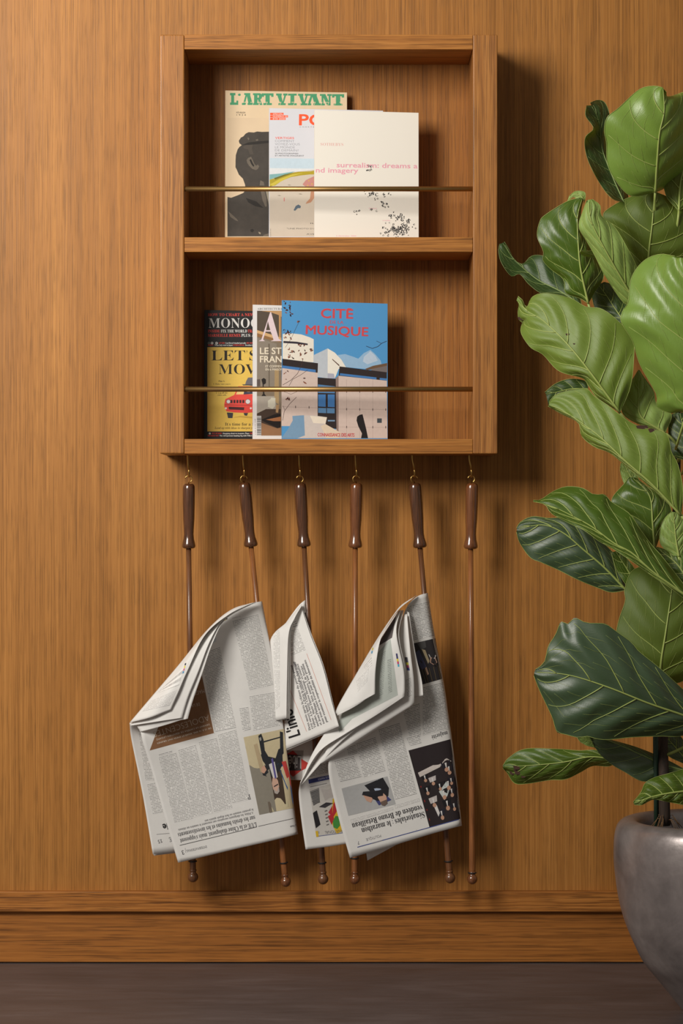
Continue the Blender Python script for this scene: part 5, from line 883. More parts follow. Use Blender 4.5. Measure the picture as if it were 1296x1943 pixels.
for k, c in enumerate(((60, 140, 190), (200, 90, 130), (220, 200, 70), (60, 60, 70))):
    pr.quad([(346+k*1.4, 1278-k*5), (348.6+k*1.4, 1277-k*5), (349.4+k*1.4, 1273-k*5), (346.8+k*1.4, 1274-k*5)], c, 2, 1)
pr.build('printed_columns', o1.ob)
pr = b1.printer()
cols(pr, M['type'], [(262, 1384), (284, 1384), (300, 1480), (276, 1480)], [(279, 1488), (306, 1482), (316, 1540), (290, 1545)])
pr.text('ie', (317, 1562), (308, 1564), 13, (40, 38, 40), 'sans', .03, 2); pr.text('15', (307, 1592), (299, 1594), 6.5, (110, 108, 110), 'serif', 0, 2)
pr.text('E', (325, 1588), (320, 1589), 9, (120, 118, 120), 'serif', 0, 2); rule(pr, (297, 1583), (322, 1581), .8, (150, 148, 148))
pr.build('printed_columns', b1.ob)

# ======== newspaper two: half hidden, with the large rotated headline
n2 = news('newspaper', 2, 'half hidden newspaper with a large black rotated headline and red rules, between the other two', .3)
k2 = Sheet('sheet', n2, [
 [(540, 1185, .076), (564, 1152, .074), (577, 1140, .073), (583, 1138, .092)],
 [(540, 1240, .076), (564, 1222, .074), (584, 1220, .073), (588, 1219, .092)],
 [(545, 1400, .077), (570, 1400, .075), (596, 1398, .073), (599, 1397, .092)]])
m2s = Sheet('sheet', n2, [
 [(520, 1370, .100), (560, 1375, .096), (603, 1385, .094)],
 [(520, 1430, .100), (560, 1430, .096), (600, 1432, .094)],
 [(522, 1480, .100), (560, 1480, .096), (592, 1482, .094)]])
r2 = Sheet('sheet', n2, [
 [(560, 1165, .070), (566, 1155, .068), (571, 1149, .066)],
 [(552, 1200, .068), (571, 1197, .060), (588, 1202, .050)],
 [(545, 1270, .070), (580, 1263, .044), (612, 1264, .020)],
 [(540, 1345, .072), (588, 1334, .030), (630, 1334, -.010)],
 [(534, 1425, .073), (590, 1401, .024), (643, 1378, -.028)]], 'front sheet with the large rotated headline')
r2b = Sheet('sheet', n2, [
 [(560, 1168, .073), (568, 1154, .071), (572.5, 1149, .069)],
 [(552, 1202, .071), (571, 1199, .064), (590.5, 1202, .054)],
 [(545, 1272, .073), (580, 1265, .049), (614.5, 1264, .025)],
 [(540, 1347, .074), (588, 1337, .035), (632.5, 1335, -.005)],
 [(534, 1428, .075), (590, 1404, .029), (644.5, 1381, -.022)]])
for (dx, dd) in ((0, 0), (3.2, .004), (6.2, .008)):
    q = Sheet('turned_corner', n2, [
     [(572, 1146.5, .064+dd*.3), (572.6, 1147, .060+dd*.3), (573.4, 1147.6, .058+dd*.3)],
     [(545+dx*.2, 1179, .066+dd*.3), (552+dx*.3, 1177, .056+dd*.3), (559+dx*.3, 1173, .052+dd*.3)],
     [(513+dx*.2, 1214, .0715+dd*.2), (532+dx*.5, 1210, .056+dd), (547.5+dx*.7, 1205, .046+dd)],
     [(506, 1290, .0725+dd*.2), (528+dx*.5, 1290, .056+dd), (544.5+dx, 1290, .038+dd)],
     [(506, 1368, .0725+dd*.2), (526+dx*.5, 1366.5, .056+dd), (543.5+dx, 1362+dx*.3, .036+dd)]])
    if dx == 0: l2 = q
pr = r2.printer()
R0 = np.array((590, 1385.)); dirs = [((590, 1385), (555, 1262)), ((594.7, 1382.5), (559, 1255)), ((600, 1380), (561, 1256)), ((605.5, 1377.5), (566, 1259)), ((611, 1375), (573, 1262)), ((616.5, 1372.5), (576, 1259)), ((622, 1370), (580, 1251))]
TX = ["Deux mois après la clôture du procès pénal", "s'est ouvert lundi à Paris le volet des dommages", "Tallone. A la barre: Claude Griscelli, ancien grand", "malades, Marie-Therese Hermange, ex-sénatrice", "et Jean-Philippe Seta, numéro 2 de Servier,", "tous trois accusés d'avoir joué de leur position", "pour examiner la responsabilité du laboratoire."]
for t, (a, b) in zip(TX, dirs): pr.text(t, a, b, 4.3, (74, 72, 76), 'serif', 0.0, 2)
rule(pr, (582, 1388), (551, 1310), .8, (206, 150, 138)); rule(pr, (628.5, 1366), (582, 1240), .8, (206, 150, 138))
pr.text("L'info", (570, 1394), (554, 1344), 24, (34, 32, 34), 'sans', .02, 2)
cols(pr, M['type'], [(551.5, 1196), (566, 1193), (580, 1233), (552, 1244)], [(553, 1180), (560, 1172), (565, 1188), (553, 1191)], n=4)
pr.build('printed_columns', r2.ob)
pr = l2.printer()
cols(pr, M['type_light'], [(519, 1200), (531, 1194), (531, 1268), (519, 1266)], [(520, 1272), (531, 1272), (531, 1340), (524, 1346)], n=4)
pr.build('printed_columns', l2.ob)
pr = k2.printer()
pr.quad([(573, 1163), (580, 1162), (588, 1210), (574, 1212)], ink((54, 52, 54), .7), 1, 4)
pr.build('photo_print', k2.ob)
pr = m2s.printer()
SHADE_GREY = ink((168, 160, 156), .7)  # shadow on the paper put into the colour, a grey ground behind the masthead
pr.quad([(524, 1424), (602, 1424), (598, 1478), (524, 1478)], SHADE_GREY, 1, 3)
pr.poly([(542, 1432), (556, 1424), (585, 1452), (556, 1474), (542, 1462)], ink((176, 52, 48), .7), 2)
pr.poly([(572, 1440), (592, 1452), (572, 1462)], ink((186, 60, 54), .7), 3)
pr.quad([(542, 1431), (572, 1433), (571, 1462), (542, 1462)], ink((58, 50, 50), .7), 3, 2)
pr.text('Libération', (571.5, 1434), (512, 1433), 26, (170, 164, 160), 'sans', .0, 5)
pr.build('masthead_and_shade', m2s.ob)

# ======== newspaper three: corners fanned out
n3 = news('newspaper', 4, 'newspaper with fanned out turned corners and two dark photos of politicians', .3)
c3 = Sheet('sheet', n3, [[(690, 1580, .066), (770, 1582, .064)], [(694, 1610, .066), (762, 1598, .064)], [(697, 1633, .066), (752, 1603, .064)]])
b3 = Sheet('sheet', n3, [
 [(700, 1410, .056), (650, 1398, .034), (607, 1425, .012), (570, 1484, .012)],
 [(700, 1460, .060), (655, 1465, .050), (612, 1485, .034), (567, 1508, .026)],
 [(710, 1540, .062), (665, 1545, .054), (620, 1552, .044), (572, 1557, .034)],
 [(718, 1592, .062), (675, 1598, .054), (627, 1606, .046), (580, 1612, .038)]])
a3 = Sheet('sheet', n3, [
 [(812, 1125, .090), (808, 1126, .066), (795, 1130, .056), (780, 1141, .048), (770, 1156, .042), (764, 1172, .040)],
 [(824, 1200, .090), (819, 1201, .064), (800, 1206, .054), (775, 1216, .046), (750, 1234, .036), (728, 1262, .026)],
 [(843, 1300, .090), (838, 1301, .062), (808, 1309, .050), (768, 1322, .042), (728, 1340, .030), (690, 1362, .014)],
 [(851, 1358, .090), (846, 1359, .062), (802, 1371, .050), (748, 1388, .040), (694, 1402, .026), (644, 1414, .004)],
 [(858, 1410, .090), (853, 1411, .062), (803, 1423, .050), (744, 1438, .040), (684, 1448, .028), (623, 1452, .006)],
 [(867, 1488, .090), (862, 1489, .060), (812, 1502, .050), (754, 1516, .042), (697, 1527, .034), (637, 1530, .022)],
 [(876, 1567, .090), (871, 1568, .058), (823, 1581, .050), (770, 1597, .044), (717, 1612.5, .038), (664, 1628, .032)]], 'front sheet with columns and two photos')
f4 = Sheet('turned_corner', n3, [
 [(772, 1160, .036), (776, 1162, .033)], [(778, 1235, .024), (788, 1238, .018)], [(783, 1290, .016), (800, 1290, .008)], [(784, 1324, .012), (803, 1319.5, .004)]])
f3 = Sheet('turned_corner', n3, [
 [(764, 1168, .038), (768, 1166, .030), (772, 1165, .026)],
 [(722, 1246, .022), (750, 1242, .008), (779, 1238, .000)],
 [(672, 1330, .006), (730, 1306, -.004), (785, 1288, -.008)],
 [(612, 1438, -.002), (700, 1384, -.008), (786, 1333, -.010)],
 [(616, 1448, .004), (702, 1392, .004), (785, 1336, .004)]])
f2 = Sheet('turned_corner', n3, [
 [(752, 1163, .040), (754, 1161, .034), (756, 1159, .028), (758, 1158, .024), (760, 1157, .022)],
 [(706, 1234, .022), (716, 1228, .004), (726, 1222, -.006), (737, 1218, -.010), (752, 1200, -.012)],
 [(668, 1312, .006), (692, 1302, -.010), (716, 1290, -.020), (742, 1278, -.024), (766, 1268, -.022)],
 [(598, 1420, .006), (638, 1393, -.008), (684, 1362, -.018), (727, 1337, -.024), (768, 1306, -.026)],
 [(569, 1488, .008), (604, 1428, -.006), (653, 1394, -.016), (711, 1359, -.022), (767, 1322, -.026)]], 'turned corner showing a pale grey green panel')
f2b = Sheet('turned_corner', n3, [
 [(758, 1160, .040), (762, 1158, .034), (766, 1158, .030)],
 [(720, 1234, .020), (742, 1224, .000), (757, 1204, -.006)],
 [(680, 1316, .006), (726, 1292, -.016), (769, 1270, -.018)],
 [(572, 1489, .010), (660, 1396, -.012), (769, 1324.5, -.022)]])
f1_ = Sheet('turned_corner', n3, [
 [(792, 1130, .052), (789, 1131, .046), (786, 1133, .042)],
 [(764, 1146, .036), (762, 1149, .022), (759, 1154, .014)],
 [(746, 1167, .022), (744, 1172, .004), (742, 1176, -.006)],
 [(713, 1216, .006), (717, 1216, -.018), (722, 1213, -.026)],
 [(675, 1280, -.006), (694, 1275, -.030), (713, 1266, -.036)],
 [(640, 1342, -.012), (676, 1329, -.034), (711.5, 1313, -.040)],
 [(640, 1358, -.016), (676, 1339, -.034), (711, 1314.5, -.040)]])
pr = a3.printer()
pr.quad([(775, 1424), (854.5, 1402.5), (875, 1553), (815, 1570)], ink((46, 38, 40), .7), 1, 8)
def Q3(u, v): return PQ(u, v, ((775, 1424), (854.5, 1402.5), (875, 1553), (815, 1570)))
def p3(pts, c, l): pr.poly([Q3(*p) for p in pts], ink(c, .7), l)
p3([(0, 0), (1, 0), (1, .26), (0, .26)], (44, 38, 38), 2)
for (v0, v1) in ((.44, .47), (.62, .66), (.74, .77), (.86, .90)): p3([(.05, v0+.03), (1, v0), (1, v1-.01), (.05, v1+.02)], (150, 46, 42), 2)
p3([(.08, .30), (.85, .22), (.95, .27), (.60, .31), (.10, .36)], (206, 196, 190), 3)
rnd = random.Random(3)
for (u, v, s_) in ((.80, .33, 1.2), (.86, .38, 1.1), (.40, .46, 1), (.78, .56, 1.2), (.62, .66, 1.2), (.84, .66, 1.1), (.66, .80, 1.3), (.30, .72, 1.2), (.45, .90, 1.2), (.84, .84, 1), (.2, .56, 1), (.22, .40, .9), (.55, .55, .9), (.87, .52, .9)):
    p3([(u-.10*s_, v-.06*s_), (u+.10*s_, v-.07*s_), (u+.08*s_, v-.01), (u-.08*s_, v)], rnd.choice([(28, 26, 30), (36, 36, 46), (196, 188, 186), (28, 26, 30)]), 3)
    p3([(u-.02*s_, v-.05*s_), (u+.02*s_, v-.05*s_), (u+.01, v+.0), (u-.01, v)], (220, 216, 214), 4)
    p3([(u+.045*s_*math.cos(a), v+.022*s_+.024*s_*math.sin(a)) for a in np.linspace(0, 5.5, 8)], (196, 152, 128), 5)
p3([(.50, .60), (.74, .50), (.80, .60), (.70, .68), (.60, .72)], (200, 206, 204), 4)
p3([(.28, .77), (.36, .75), (.40, .86), (.34, .90)], (220, 216, 214), 4)
pr.quad([(648, 1496), (735, 1473), (751, 1526), (661, 1548)], ink((178, 178, 178), .7), 1, 6)
def Q4(u, v): return PQ(u, v, ((648, 1496), (735, 1473), (751, 1526), (661, 1548)))
def p4(pts, c, l): pr.poly([Q4(*p) for p in pts], ink(c, .7), l)
p4([(.62, .70), (.88, .66), (.94, .82), (.66, .90)], (66, 70, 120), 2)
p4([(.48, .10), (.90, -.0), (.96, .40), (.90, .66), (.80, .72), (.66, .74), (.52, .56), (.38, .40), (.42, .30), (.56, .34)], (38, 38, 42), 3)
p4([(.62, .08), (.78, .03), (.80, .52), (.70, .58)], (176, 190, 212), 4)
p4([(.40, .42), (.50, .44), (.58, .62), (.52, .74), (.44, .64)], (200, 156, 134), 4)
p4([(.68, .62), (.74, .52), (.82, .53), (.86, .64), (.85, .80), (.79, .88), (.72, .86)], (204, 164, 142), 5); p4([(.70, .80), (.85, .76), (.84, .90), (.77, .96), (.72, .92)], (110, 92, 82), 6)
pr.quad([(775, 1223), (826, 1211), (839, 1288), (801, 1299)], ink((52, 48, 50), .7), 1, 6)
def Q5(u, v): return PQ(u, v, ((775, 1223), (826, 1211), (839, 1288), (801, 1299)))
def p5(pts, c, l): pr.poly([Q5(*p) for p in pts], ink(c, .7), l)
p5([(.2, .62), (1, .52), (1, 1), (.2, 1)], (150, 132, 98), 2); p5([(.05, .25), (.32, .18), (.42, .62), (.2, .66)], (74, 76, 104), 2); p5([(.3, .0), (.62, 0), (.6, .16), (.4, .2)], (84, 82, 82), 2)
p5([(.34, .64), (.42, .62), (.44, .80), (.36, .82)], (184, 150, 128), 3); p5([(.66, .42), (.86, .46), (.9, .58), (.74, .62), (.6, .54)], (196, 156, 134), 4); p5([(.72, .56), (.92, .50), (.94, .64), (.78, .68)], (34, 30, 30), 5)
p5([(.42, .18), (.54, .22), (.60, .50), (.52, .56)], (176, 160, 130), 3); p5([(.62, .34), (.9, .40), (.84, .48), (.66, .44)], (222, 220, 220), 3)
for u in (.3, .5, .7, .9): p5([(u, .66), (u+.02, .66), (u+.02, 1), (u, 1)], (118, 102, 74), 3)
pr.build('photo_print', a3.ob)
pr = a3.printer()
cols(pr, M['type_dark'], [(634, 1444), (671, 1434), (687, 1474), (646, 1484)], [(658, 1418), (674, 1413), (680, 1430), (662, 1436)], [(676, 1411), (712, 1398), (732, 1464), (690, 1476)], [(718, 1384), (758, 1371), (791, 1506), (750, 1517)],
     [(767, 1156), (780, 1148), (793, 1214), (775, 1219)], [(783, 1148), (814, 1141), (824, 1207), (796, 1213)], [(803, 1304), (841, 1294), (851, 1383), (802, 1395)], [(764, 1345), (796, 1334), (799, 1396), (778, 1402)])
cols(pr, M['type_dark'], [(771, 1400), (796, 1393), (800, 1411), (778, 1417)], n=3)
cols(pr, M['type_light'], [(664, 1555), (745, 1531), (747, 1536), (666, 1561)], [(748, 1528), (795, 1514), (797, 1520), (750, 1534)], n=3)
HN = (52, 50, 54)
pr.text('Sénatoriales : le marathon', (804, 1540), (685, 1572), 11, HN, 'serif', .0, 2)
pr.text('vendéen de Bruno Retailleau', (800, 1527), (667, 1563), 11, HN, 'serif', .0, 2)
pr.text('majorité', (848, 1387), (818, 1396), 8, (96, 94, 96), 'serif', 0.0, 2)
pr.text('POLITIQUE', (722, 1583), (694, 1591), 5.5, (130, 128, 132), 'sans', -.012, 2); pr.text('7', (681, 1596), (677.5, 1597), 6, (110, 108, 112), 'sans', 0, 2)
rule(pr, (678, 1607.5), (875, 1553.5), 1.4, (62, 76, 140)); rule(pr, (790, 1575), (790.4, 1574), .5, (150, 150, 150))
rule(pr, (705, 1600.5), (725, 1594.8), 1.4, (140, 138, 144))
pr.build('printed_columns', a3.ob)
pr = f2.printer()
GG = ink((178, 184, 178), .75)
pr.quad([(690, 1268), (741, 1212), (755, 1319), (668, 1364)], GG, 1, 10); pr.quad([(640, 1375), (690, 1268), (668, 1364), (644, 1390)], GG, 1, 6)
pr.quad([(712, 1230), (752, 1168), (744, 1210), (718, 1226)], ink((92, 84, 84), .75), 2, 5)
cols(pr, column_mat('grey type on green', 3.4, (112, 116, 112), (178, 184, 178)), [(724, 1240), (732, 1234), (727, 1318), (720, 1322)], [(735, 1252), (742, 1250), (744, 1312), (737, 1316)])
for k, c in enumerate(((54, 52, 100), (54, 52, 100), (226, 204, 60), (200, 60, 110), (70, 170, 200))):
    pr.quad([(751+k*.8, 1240+k*5), (754+k*.8, 1240+k*5), (754.6+k*.8, 1245+k*5), (751.6+k*.8, 1245+k*5)], c, 2, 1)
pr.build('printed_panel', f2.ob)
pr = f3.printer()
for k, c in enumerate(((54, 52, 60), (70, 66, 90), (200, 190, 60), (160, 60, 100), (50, 60, 120))):
    pr.quad([(768+k*.9, 1247+k*5), (773+k*.9, 1247+k*5), (774+k*.9, 1252+k*5), (769+k*.9, 1252+k*5)], c, 2, 1)
cols(pr, M['type'], [(770, 1290), (780, 1285), (782, 1318), (773, 1324)], n=3)
pr.build('printed_columns', f3.ob)
pr = f1_.printer()
cols(pr, M['type_light'], [(676, 1292), (700, 1268), (697, 1293), (679, 1312)], [(690, 1265), (705, 1246), (706, 1262), (694, 1272)])
for k, c in enumerate(((60, 150, 200), (220, 200, 70), (200, 70, 110))): pr.quad([(704.5+k*1.2, 1240-k*6), (706.5+k*1.2, 1240-k*6), (707.5+k*1.2, 1235-k*6), (705.5+k*1.2, 1235-k*6)], c, 2, 1)
pr.build('printed_columns', f1_.ob)
pr = b3.printer()
def Q6(u, v): return PQ(u, v, ((587, 1497), (668, 1478), (678, 1577), (600, 1588)))
pr.quad([Q6(0, 0), Q6(1, 0), Q6(1, 1), Q6(0, 1)], ink((200, 196, 190), .7), 1, 5)
def p6(pts, c, l): pr.poly([Q6(*p) for p in pts], ink(c, .7), l)
p6([(.5, .3), (.62, .26), (.8, .9), (.5, 1), (.42, .8)], (214, 176, 46), 2); p6([(.36, .55), (.56, .34), (.62, .5), (.46, .66)], (186, 50, 56), 3); p6([(.34, .62), (.46, .58), (.48, .7), (.4, .8)], (186, 50, 56), 3)
p6([(.44, .74), (.52, .64), (.60, .66), (.60, .84), (.52, .9), (.44, .86)], (70, 140, 66), 4)
p6([(.0, .5), (.10, .46), (.14, .76), (.02, .82)], (40, 38, 40), 3); p6([(.16, .40), (.34, .34), (.50, .38), (.30, .44)], (60, 58, 62), 4)
p6([(.0, .05), (.22, .02), (.2, .3), (.04, .36)], (128, 126, 124), 2); p6([(.26, .06), (.6, .0), (.6, .26), (.32, .3)], (186, 180, 176), 2); p6([(0, .88), (.06, .88), (.06, 1), (0, 1)], (214, 176, 46), 3)
for k in range(9): p6([(.02+.02*(k % 3), .08+k*.03), (.2, .06+k*.03), (.2, .07+k*.03), (.02, .095+k*.03)], (80, 78, 80), 4)
for k in range(5): p6([(.28, .5+k*.07), (.34, .49+k*.07), (.34, .51+k*.07), (.28, .52+k*.07)], (110, 108, 106), 4)
pr.build('photo_print', b3.ob)
pr = b3.printer()
cols(pr, M['type'], [(586, 1449), (628, 1436), (632, 1462), (588, 1474)], n=5)
pr.quad([(585, 1479), (640, 1467), (641, 1475), (586, 1487)], ink((66, 72, 130), .7), 1, 5)
pr.text('CE MARDI', (622, 1472), (603, 1477), 4.2, (190, 194, 220), 'sans', .01, 3)
pr.text('INTERNATIONAL', (662, 1572), (616, 1577), 6, (96, 94, 98), 'sans', -.01, 3); pr.text('11', (605, 1577), (601, 1577.5), 5, (110, 108, 112), 'sans', 0, 3)
rule(pr, (600, 1587), (660, 1579), 1.0, (90, 100, 150)); rule(pr, (588, 1493), (620, 1486), 1.0, (150, 148, 148))
pr.build('printed_columns', b3.ob)
# ------------------------------------------------------------------ the pot
PC = P(1360, 971.5, -.30); PX, PY = PC.x, -.30
kp = (D-.30)/D*.001
def rz(px, py): return ((1360-px)*kp, ZC-(py-971.5)*kp)
prof = [(0, 0.0), (.052, 0.0), (.060, .004)]+[rz(*p) for p in ((1266, 1881), (1243, 1853), (1221, 1826), (1203, 1790), (1186, 1749), (1175, 1708), (1169, 1670), (1165.5, 1635), (1165.5, 1606), (1167, 1586), (1171, 1570))]
prof = prof[:3]+[p for p in prof[3:]]
cz = rz(1171, 1570)[1]
prof += [(.1715, cz+.0075), (.164, cz+.0125), (.154, cz+.0145), (.145, cz+.0125), (.139, cz+.007), (.1365, cz-.002), (.136, cz-.035), (.132, cz-.06), (0, cz-.062)]
prof_s = catmull([(r*1000, z*1000) for r, z in prof[1:-1]], 70)/1000
prof_s = [(0, 0)]+[tuple(p) for p in prof_s]+[(0, cz-.062)]
def pot_mat():
    t = NT('pewter glaze'); co = t.n('ShaderNodeTexCoord').outputs['Object']
    a = t.noise(co, 9, 5, .62, .5); b = t.noise(co, 46, 4, .6); v = t.noise(t.map(co, (1, 1, .22)), 16, 3, .6)
    f = t.math('MULTIPLY_ADD', a, .55, t.math('MULTIPLY_ADD', v, .3, t.math('MULTIPLY', b, .15)))
    t.set(t.b.inputs['Base Color'], t.ramp(f, [(.32, lin((112, 105, 104))), (.52, lin((150, 141, 139))), (.72, lin((184, 175, 172)))]))
    t.b.inputs['Metallic'].default_value = .45
    t.set(t.b.inputs['Roughness'], t.math('MULTIPLY_ADD', b, .22, .24))
    t.bump(t.math('MULTIPLY_ADD', a, .8, t.math('MULTIPLY', b, .2)), .35, .004)
    return t.m
V, F = [], []; n = 72
for r, z in prof_s:
    for k in range(n):
        an = 2*math.pi*k/n; V.append((PX+r*math.cos(an), PY+r*math.sin(an), z))
for i in range(len(prof_s)-1):
    for k in range(n): F.append((i*n+k, i*n+(k+1) % n, (i+1)*n+(k+1) % n, (i+1)*n+k))
pot = mesh('plant_pot', V, F, pot_mat(), None, True)
pot['label'] = 'round tapered pewter grey planter with thick rounded rim, holding the fig plant'; pot['category'] = 'pot'

# ------------------------------------------------------------------ the fiddle-leaf fig
fig = thing('fiddle_leaf_fig', (PX, PY, cz-.055), 'tall fiddle-leaf fig with broad ribbed green leaves growing from the grey planter', 'plant')
def leaf_mat(name, top, under, rough=.36, transl=.18, var=.14):
    t = NT(name); g = t.n('ShaderNodeNewGeometry'); co = t.n('ShaderNodeTexCoord').outputs['Object']; uv = t.n('ShaderNodeUVMap').outputs[0]
    a = t.noise(co, 26, 3, .55); fine = t.noise(t.map(uv, (26, 70, 1)), 1.0, 2, .6)
    f = t.math('MULTIPLY_ADD', a, .7, t.math('MULTIPLY', fine, .3))
    def sh(c): c = lin(c); return t.mix(f, tuple(v*(1-var) for v in c), tuple(min(1, v*(1+var*1.3)) for v in c))
    col = t.mix(g.outputs['Backfacing'], sh(top), sh(under))
    t.set(t.b.inputs['Base Color'], col)
    t.set(t.b.inputs['Roughness'], t.math('MULTIPLY_ADD', g.outputs['Backfacing'], .16, rough)); t.b.inputs['Specular IOR Level'].default_value = .6 if rough < .44 else 1.0
    tr = t.n('ShaderNodeBsdfTranslucent', {'Color': (*[v*1.1 for v in lin((126, 150, 30))], 1)})
    mx = t.n('ShaderNodeMixShader', {0: transl}); t.t.links.new(t.b.outputs[0], mx.inputs[1]); t.t.links.new(tr.outputs[0], mx.inputs[2])
    t.t.links.new(mx.outputs[0], t.out.inputs[0])
    t.bump(t.math('MULTIPLY_ADD', fine, .5, t.math('MULTIPLY', a, .5)), .25, .002)
    return t.m
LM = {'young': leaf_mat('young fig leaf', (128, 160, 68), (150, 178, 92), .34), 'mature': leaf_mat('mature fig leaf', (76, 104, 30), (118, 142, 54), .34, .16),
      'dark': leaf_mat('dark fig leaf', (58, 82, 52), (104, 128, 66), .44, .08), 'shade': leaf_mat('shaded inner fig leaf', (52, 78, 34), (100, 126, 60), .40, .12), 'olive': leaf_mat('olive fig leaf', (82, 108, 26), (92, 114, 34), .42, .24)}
M['vein'] = simple('leaf vein', (166, 180, 98), .45); M['vein_dark'] = simple('leaf vein muted', (132, 150, 88), .45)
M['bark'] = polished('fig bark', (66, 48, 36), (34, 25, 20), .8, 0); M['stake'] = simple('green plant stake', (44, 66, 52), .5)
M['soil'] = cover_mat('potting soil', (44, 34, 28), .95, .4, 120); M['brown'] = simple('dry leaf spot', (72, 46, 34), .7)

TRUNK = [(1262, 1566), (1260, 1480), (1258, 1400), (1264, 1300), (1272, 1180), (1278, 1060), (1284, 940), (1286, 830), (1284, 740), (1274, 640), (1264, 560), (1262, 470)]
TY = -.27
tr = catmull([(x, y, TY+(0 if y > 1450 else min(.15, (1450-y)*.0007))) for x, y in TRUNK], 60)
tube('trunk', [P(*p) for p in tr], list(np.linspace(.010, .0035, 60)), M['bark'], fig, 10)
tube('plant_stake', [P(1246, 1570, TY+.012), P(1244, 1400, TY+.012), P(1250, 1290, TY+.012)], .0048, M['stake'], fig, 8)
def trunk_at(py):
    i = int(np.argmin(abs(tr[:, 1]-py))); return P(*tr[i])

def leaf(A, Mid, B, y0, y1, bow=0.0, dA=.01, dB=.01, mat='mature', top=True, nv=6, quilt=.0035, wave=.003, ph=0.0, vein='vein', pet=None, swp=.22, spots=None, thick=.0005, vw=1.0):
    """A, Mid, B: edge, midrib, edge outlines from base to tip (px); y0, y1: depth at base and tip"""
    NT_, NS = 84, 11
    a, m, b = (catmull(q, NT_) for q in (A, Mid, B))
    def dep(t, s, d): 
        pf = min(1.0, 1.6*math.sqrt(max(0, math.sin(math.pi*min(max(t, 0), 1)))))
        w_ = nv*(t-swp*abs(s)**1.1)-(.38 if s > 0 else 0)
        q = -quilt*math.sin(math.pi*w_)**2*4*abs(s)*(1-abs(s))*pf if abs(s) > 0 else 0
        e = wave*math.sin(2*math.pi*nv*.55*t+ph+(1.7 if s < 0 else 0))*abs(s)**3*pf
        return y0+(y1-y0)*t+bow*math.sin(math.pi*t)+d*pf*abs(s)**1.5+(q+e)
    def S(t, s):
        x = t*(NT_-1); i = min(int(x), NT_-2); fr = x-i
        mm = m[i]*(1-fr)+m[i+1]*fr; e = (a if s < 0 else b); ee = e[i]*(1-fr)+e[i+1]*fr
        p = mm+(ee-mm)*abs(s)
        return P(p[0], p[1], dep(t, s, dA if s < 0 else dB))
    V, uv = [], []; ss = [-1+k/NS for k in range(2*NS+1)]
    for i in range(NT_):
        t = i/(NT_-1)
        for s in ss: V.append(S(t, s)); uv.append((t, s))
    W_ = len(ss); F = [(i*W_+j, i*W_+j+1, (i+1)*W_+j+1, (i+1)*W_+j) for i in range(NT_-1) for j in range(W_-1)]
    # outward normal = the leaf's upper side
    nn = Vector((0, 0, 0))
    for f in F: nn += (V[f[1]]-V[f[0]]).cross(V[f[3]]-V[f[0]])
    facing = nn.dot(CAM-V[len(V)//2]) > 0
    if facing != top: F = [f[::-1] for f in F]
    o = mesh('leaf', V, F, LM[mat], fig, True, uv)
    # veins: midrib and side ribs standing slightly proud
    parts = []
    lift = Vector((0, -.0009, 0))
    parts.append(tube_data([S(t, 0)+lift for t in np.linspace(0, .985, 30)], [(.0019*(1-t)+.0005)*vw for t in np.linspace(0, 1, 30)], 6))
    for k in range(0, nv+1):
        for sg in (-1, 1):
            t0 = (k+(.38 if sg > 0 else 0))/nv
            if t0 > .9: continue
            pts = []
            for s in np.linspace(0.0, .93, 12):
                t = t0+swp*s**1.1
                if t > .98: break
                pts.append(S(t, sg*s)+lift)
            if len(pts) > 3: parts.append(tube_data(pts, [(.00085*(1-i/len(pts))+.00028)*vw for i in range(len(pts))], 5))
            for sb in (.28, .52, .76):          # fine cross veins
                for du in (1, -1):
                    q = [(t0+swp*sb**1.1+du*j*(.55/nv)/3, sb+.02*j*du) for j in range(4)]
                    if all(.02 < a_ < .96 for a_, _ in q): parts.append(tube_data([S(a_, sg*b_)+lift*.6 for a_, b_ in q], [.00022*vw, .00019*vw, .00015*vw, .0001*vw], 4))
    for sg in (-1, 1): parts.append(tube_data([S(t, sg*.995)+lift for t in np.linspace(0.0, 1.0, 40)], .00042, 4))
    v, f = join(*parts)
    mesh('leaf_veins', v, f, M[vein], o, True)
    if pet is not None:
        p0 = S(0, 0); p1 = trunk_at(pet) if not isinstance(pet, tuple) else P(*pet)
        d = (S(0, 0)-S(.06, 0)).normalized()
        c1 = p0+d*(p1-p0).length*.4
        pts = [((1-t)**2)*p0+2*t*(1-t)*c1+t*t*p1 for t in np.linspace(0, 1, 10)]
        v, f = tube_data(pts, [.0022+.0006*t for t in np.linspace(0, 1, 10)], 7); mesh('leaf_stalk', v, f, M[vein], o, True)
    for (t, s, r) in (spots or []):
        c = S(t, s); e = Vector((0, -.0012, 0)); ring = [c+e+Vector((r*math.cos(q)*(1+.3*math.sin(3*q+t)), 0, r*math.sin(q)*.7*(1+.3*math.cos(2*q)))) for q in np.linspace(0, 5.7, 10)]
        mesh('dry_spot', ring, [tuple(range(10))], M['brown'], o)
    return S

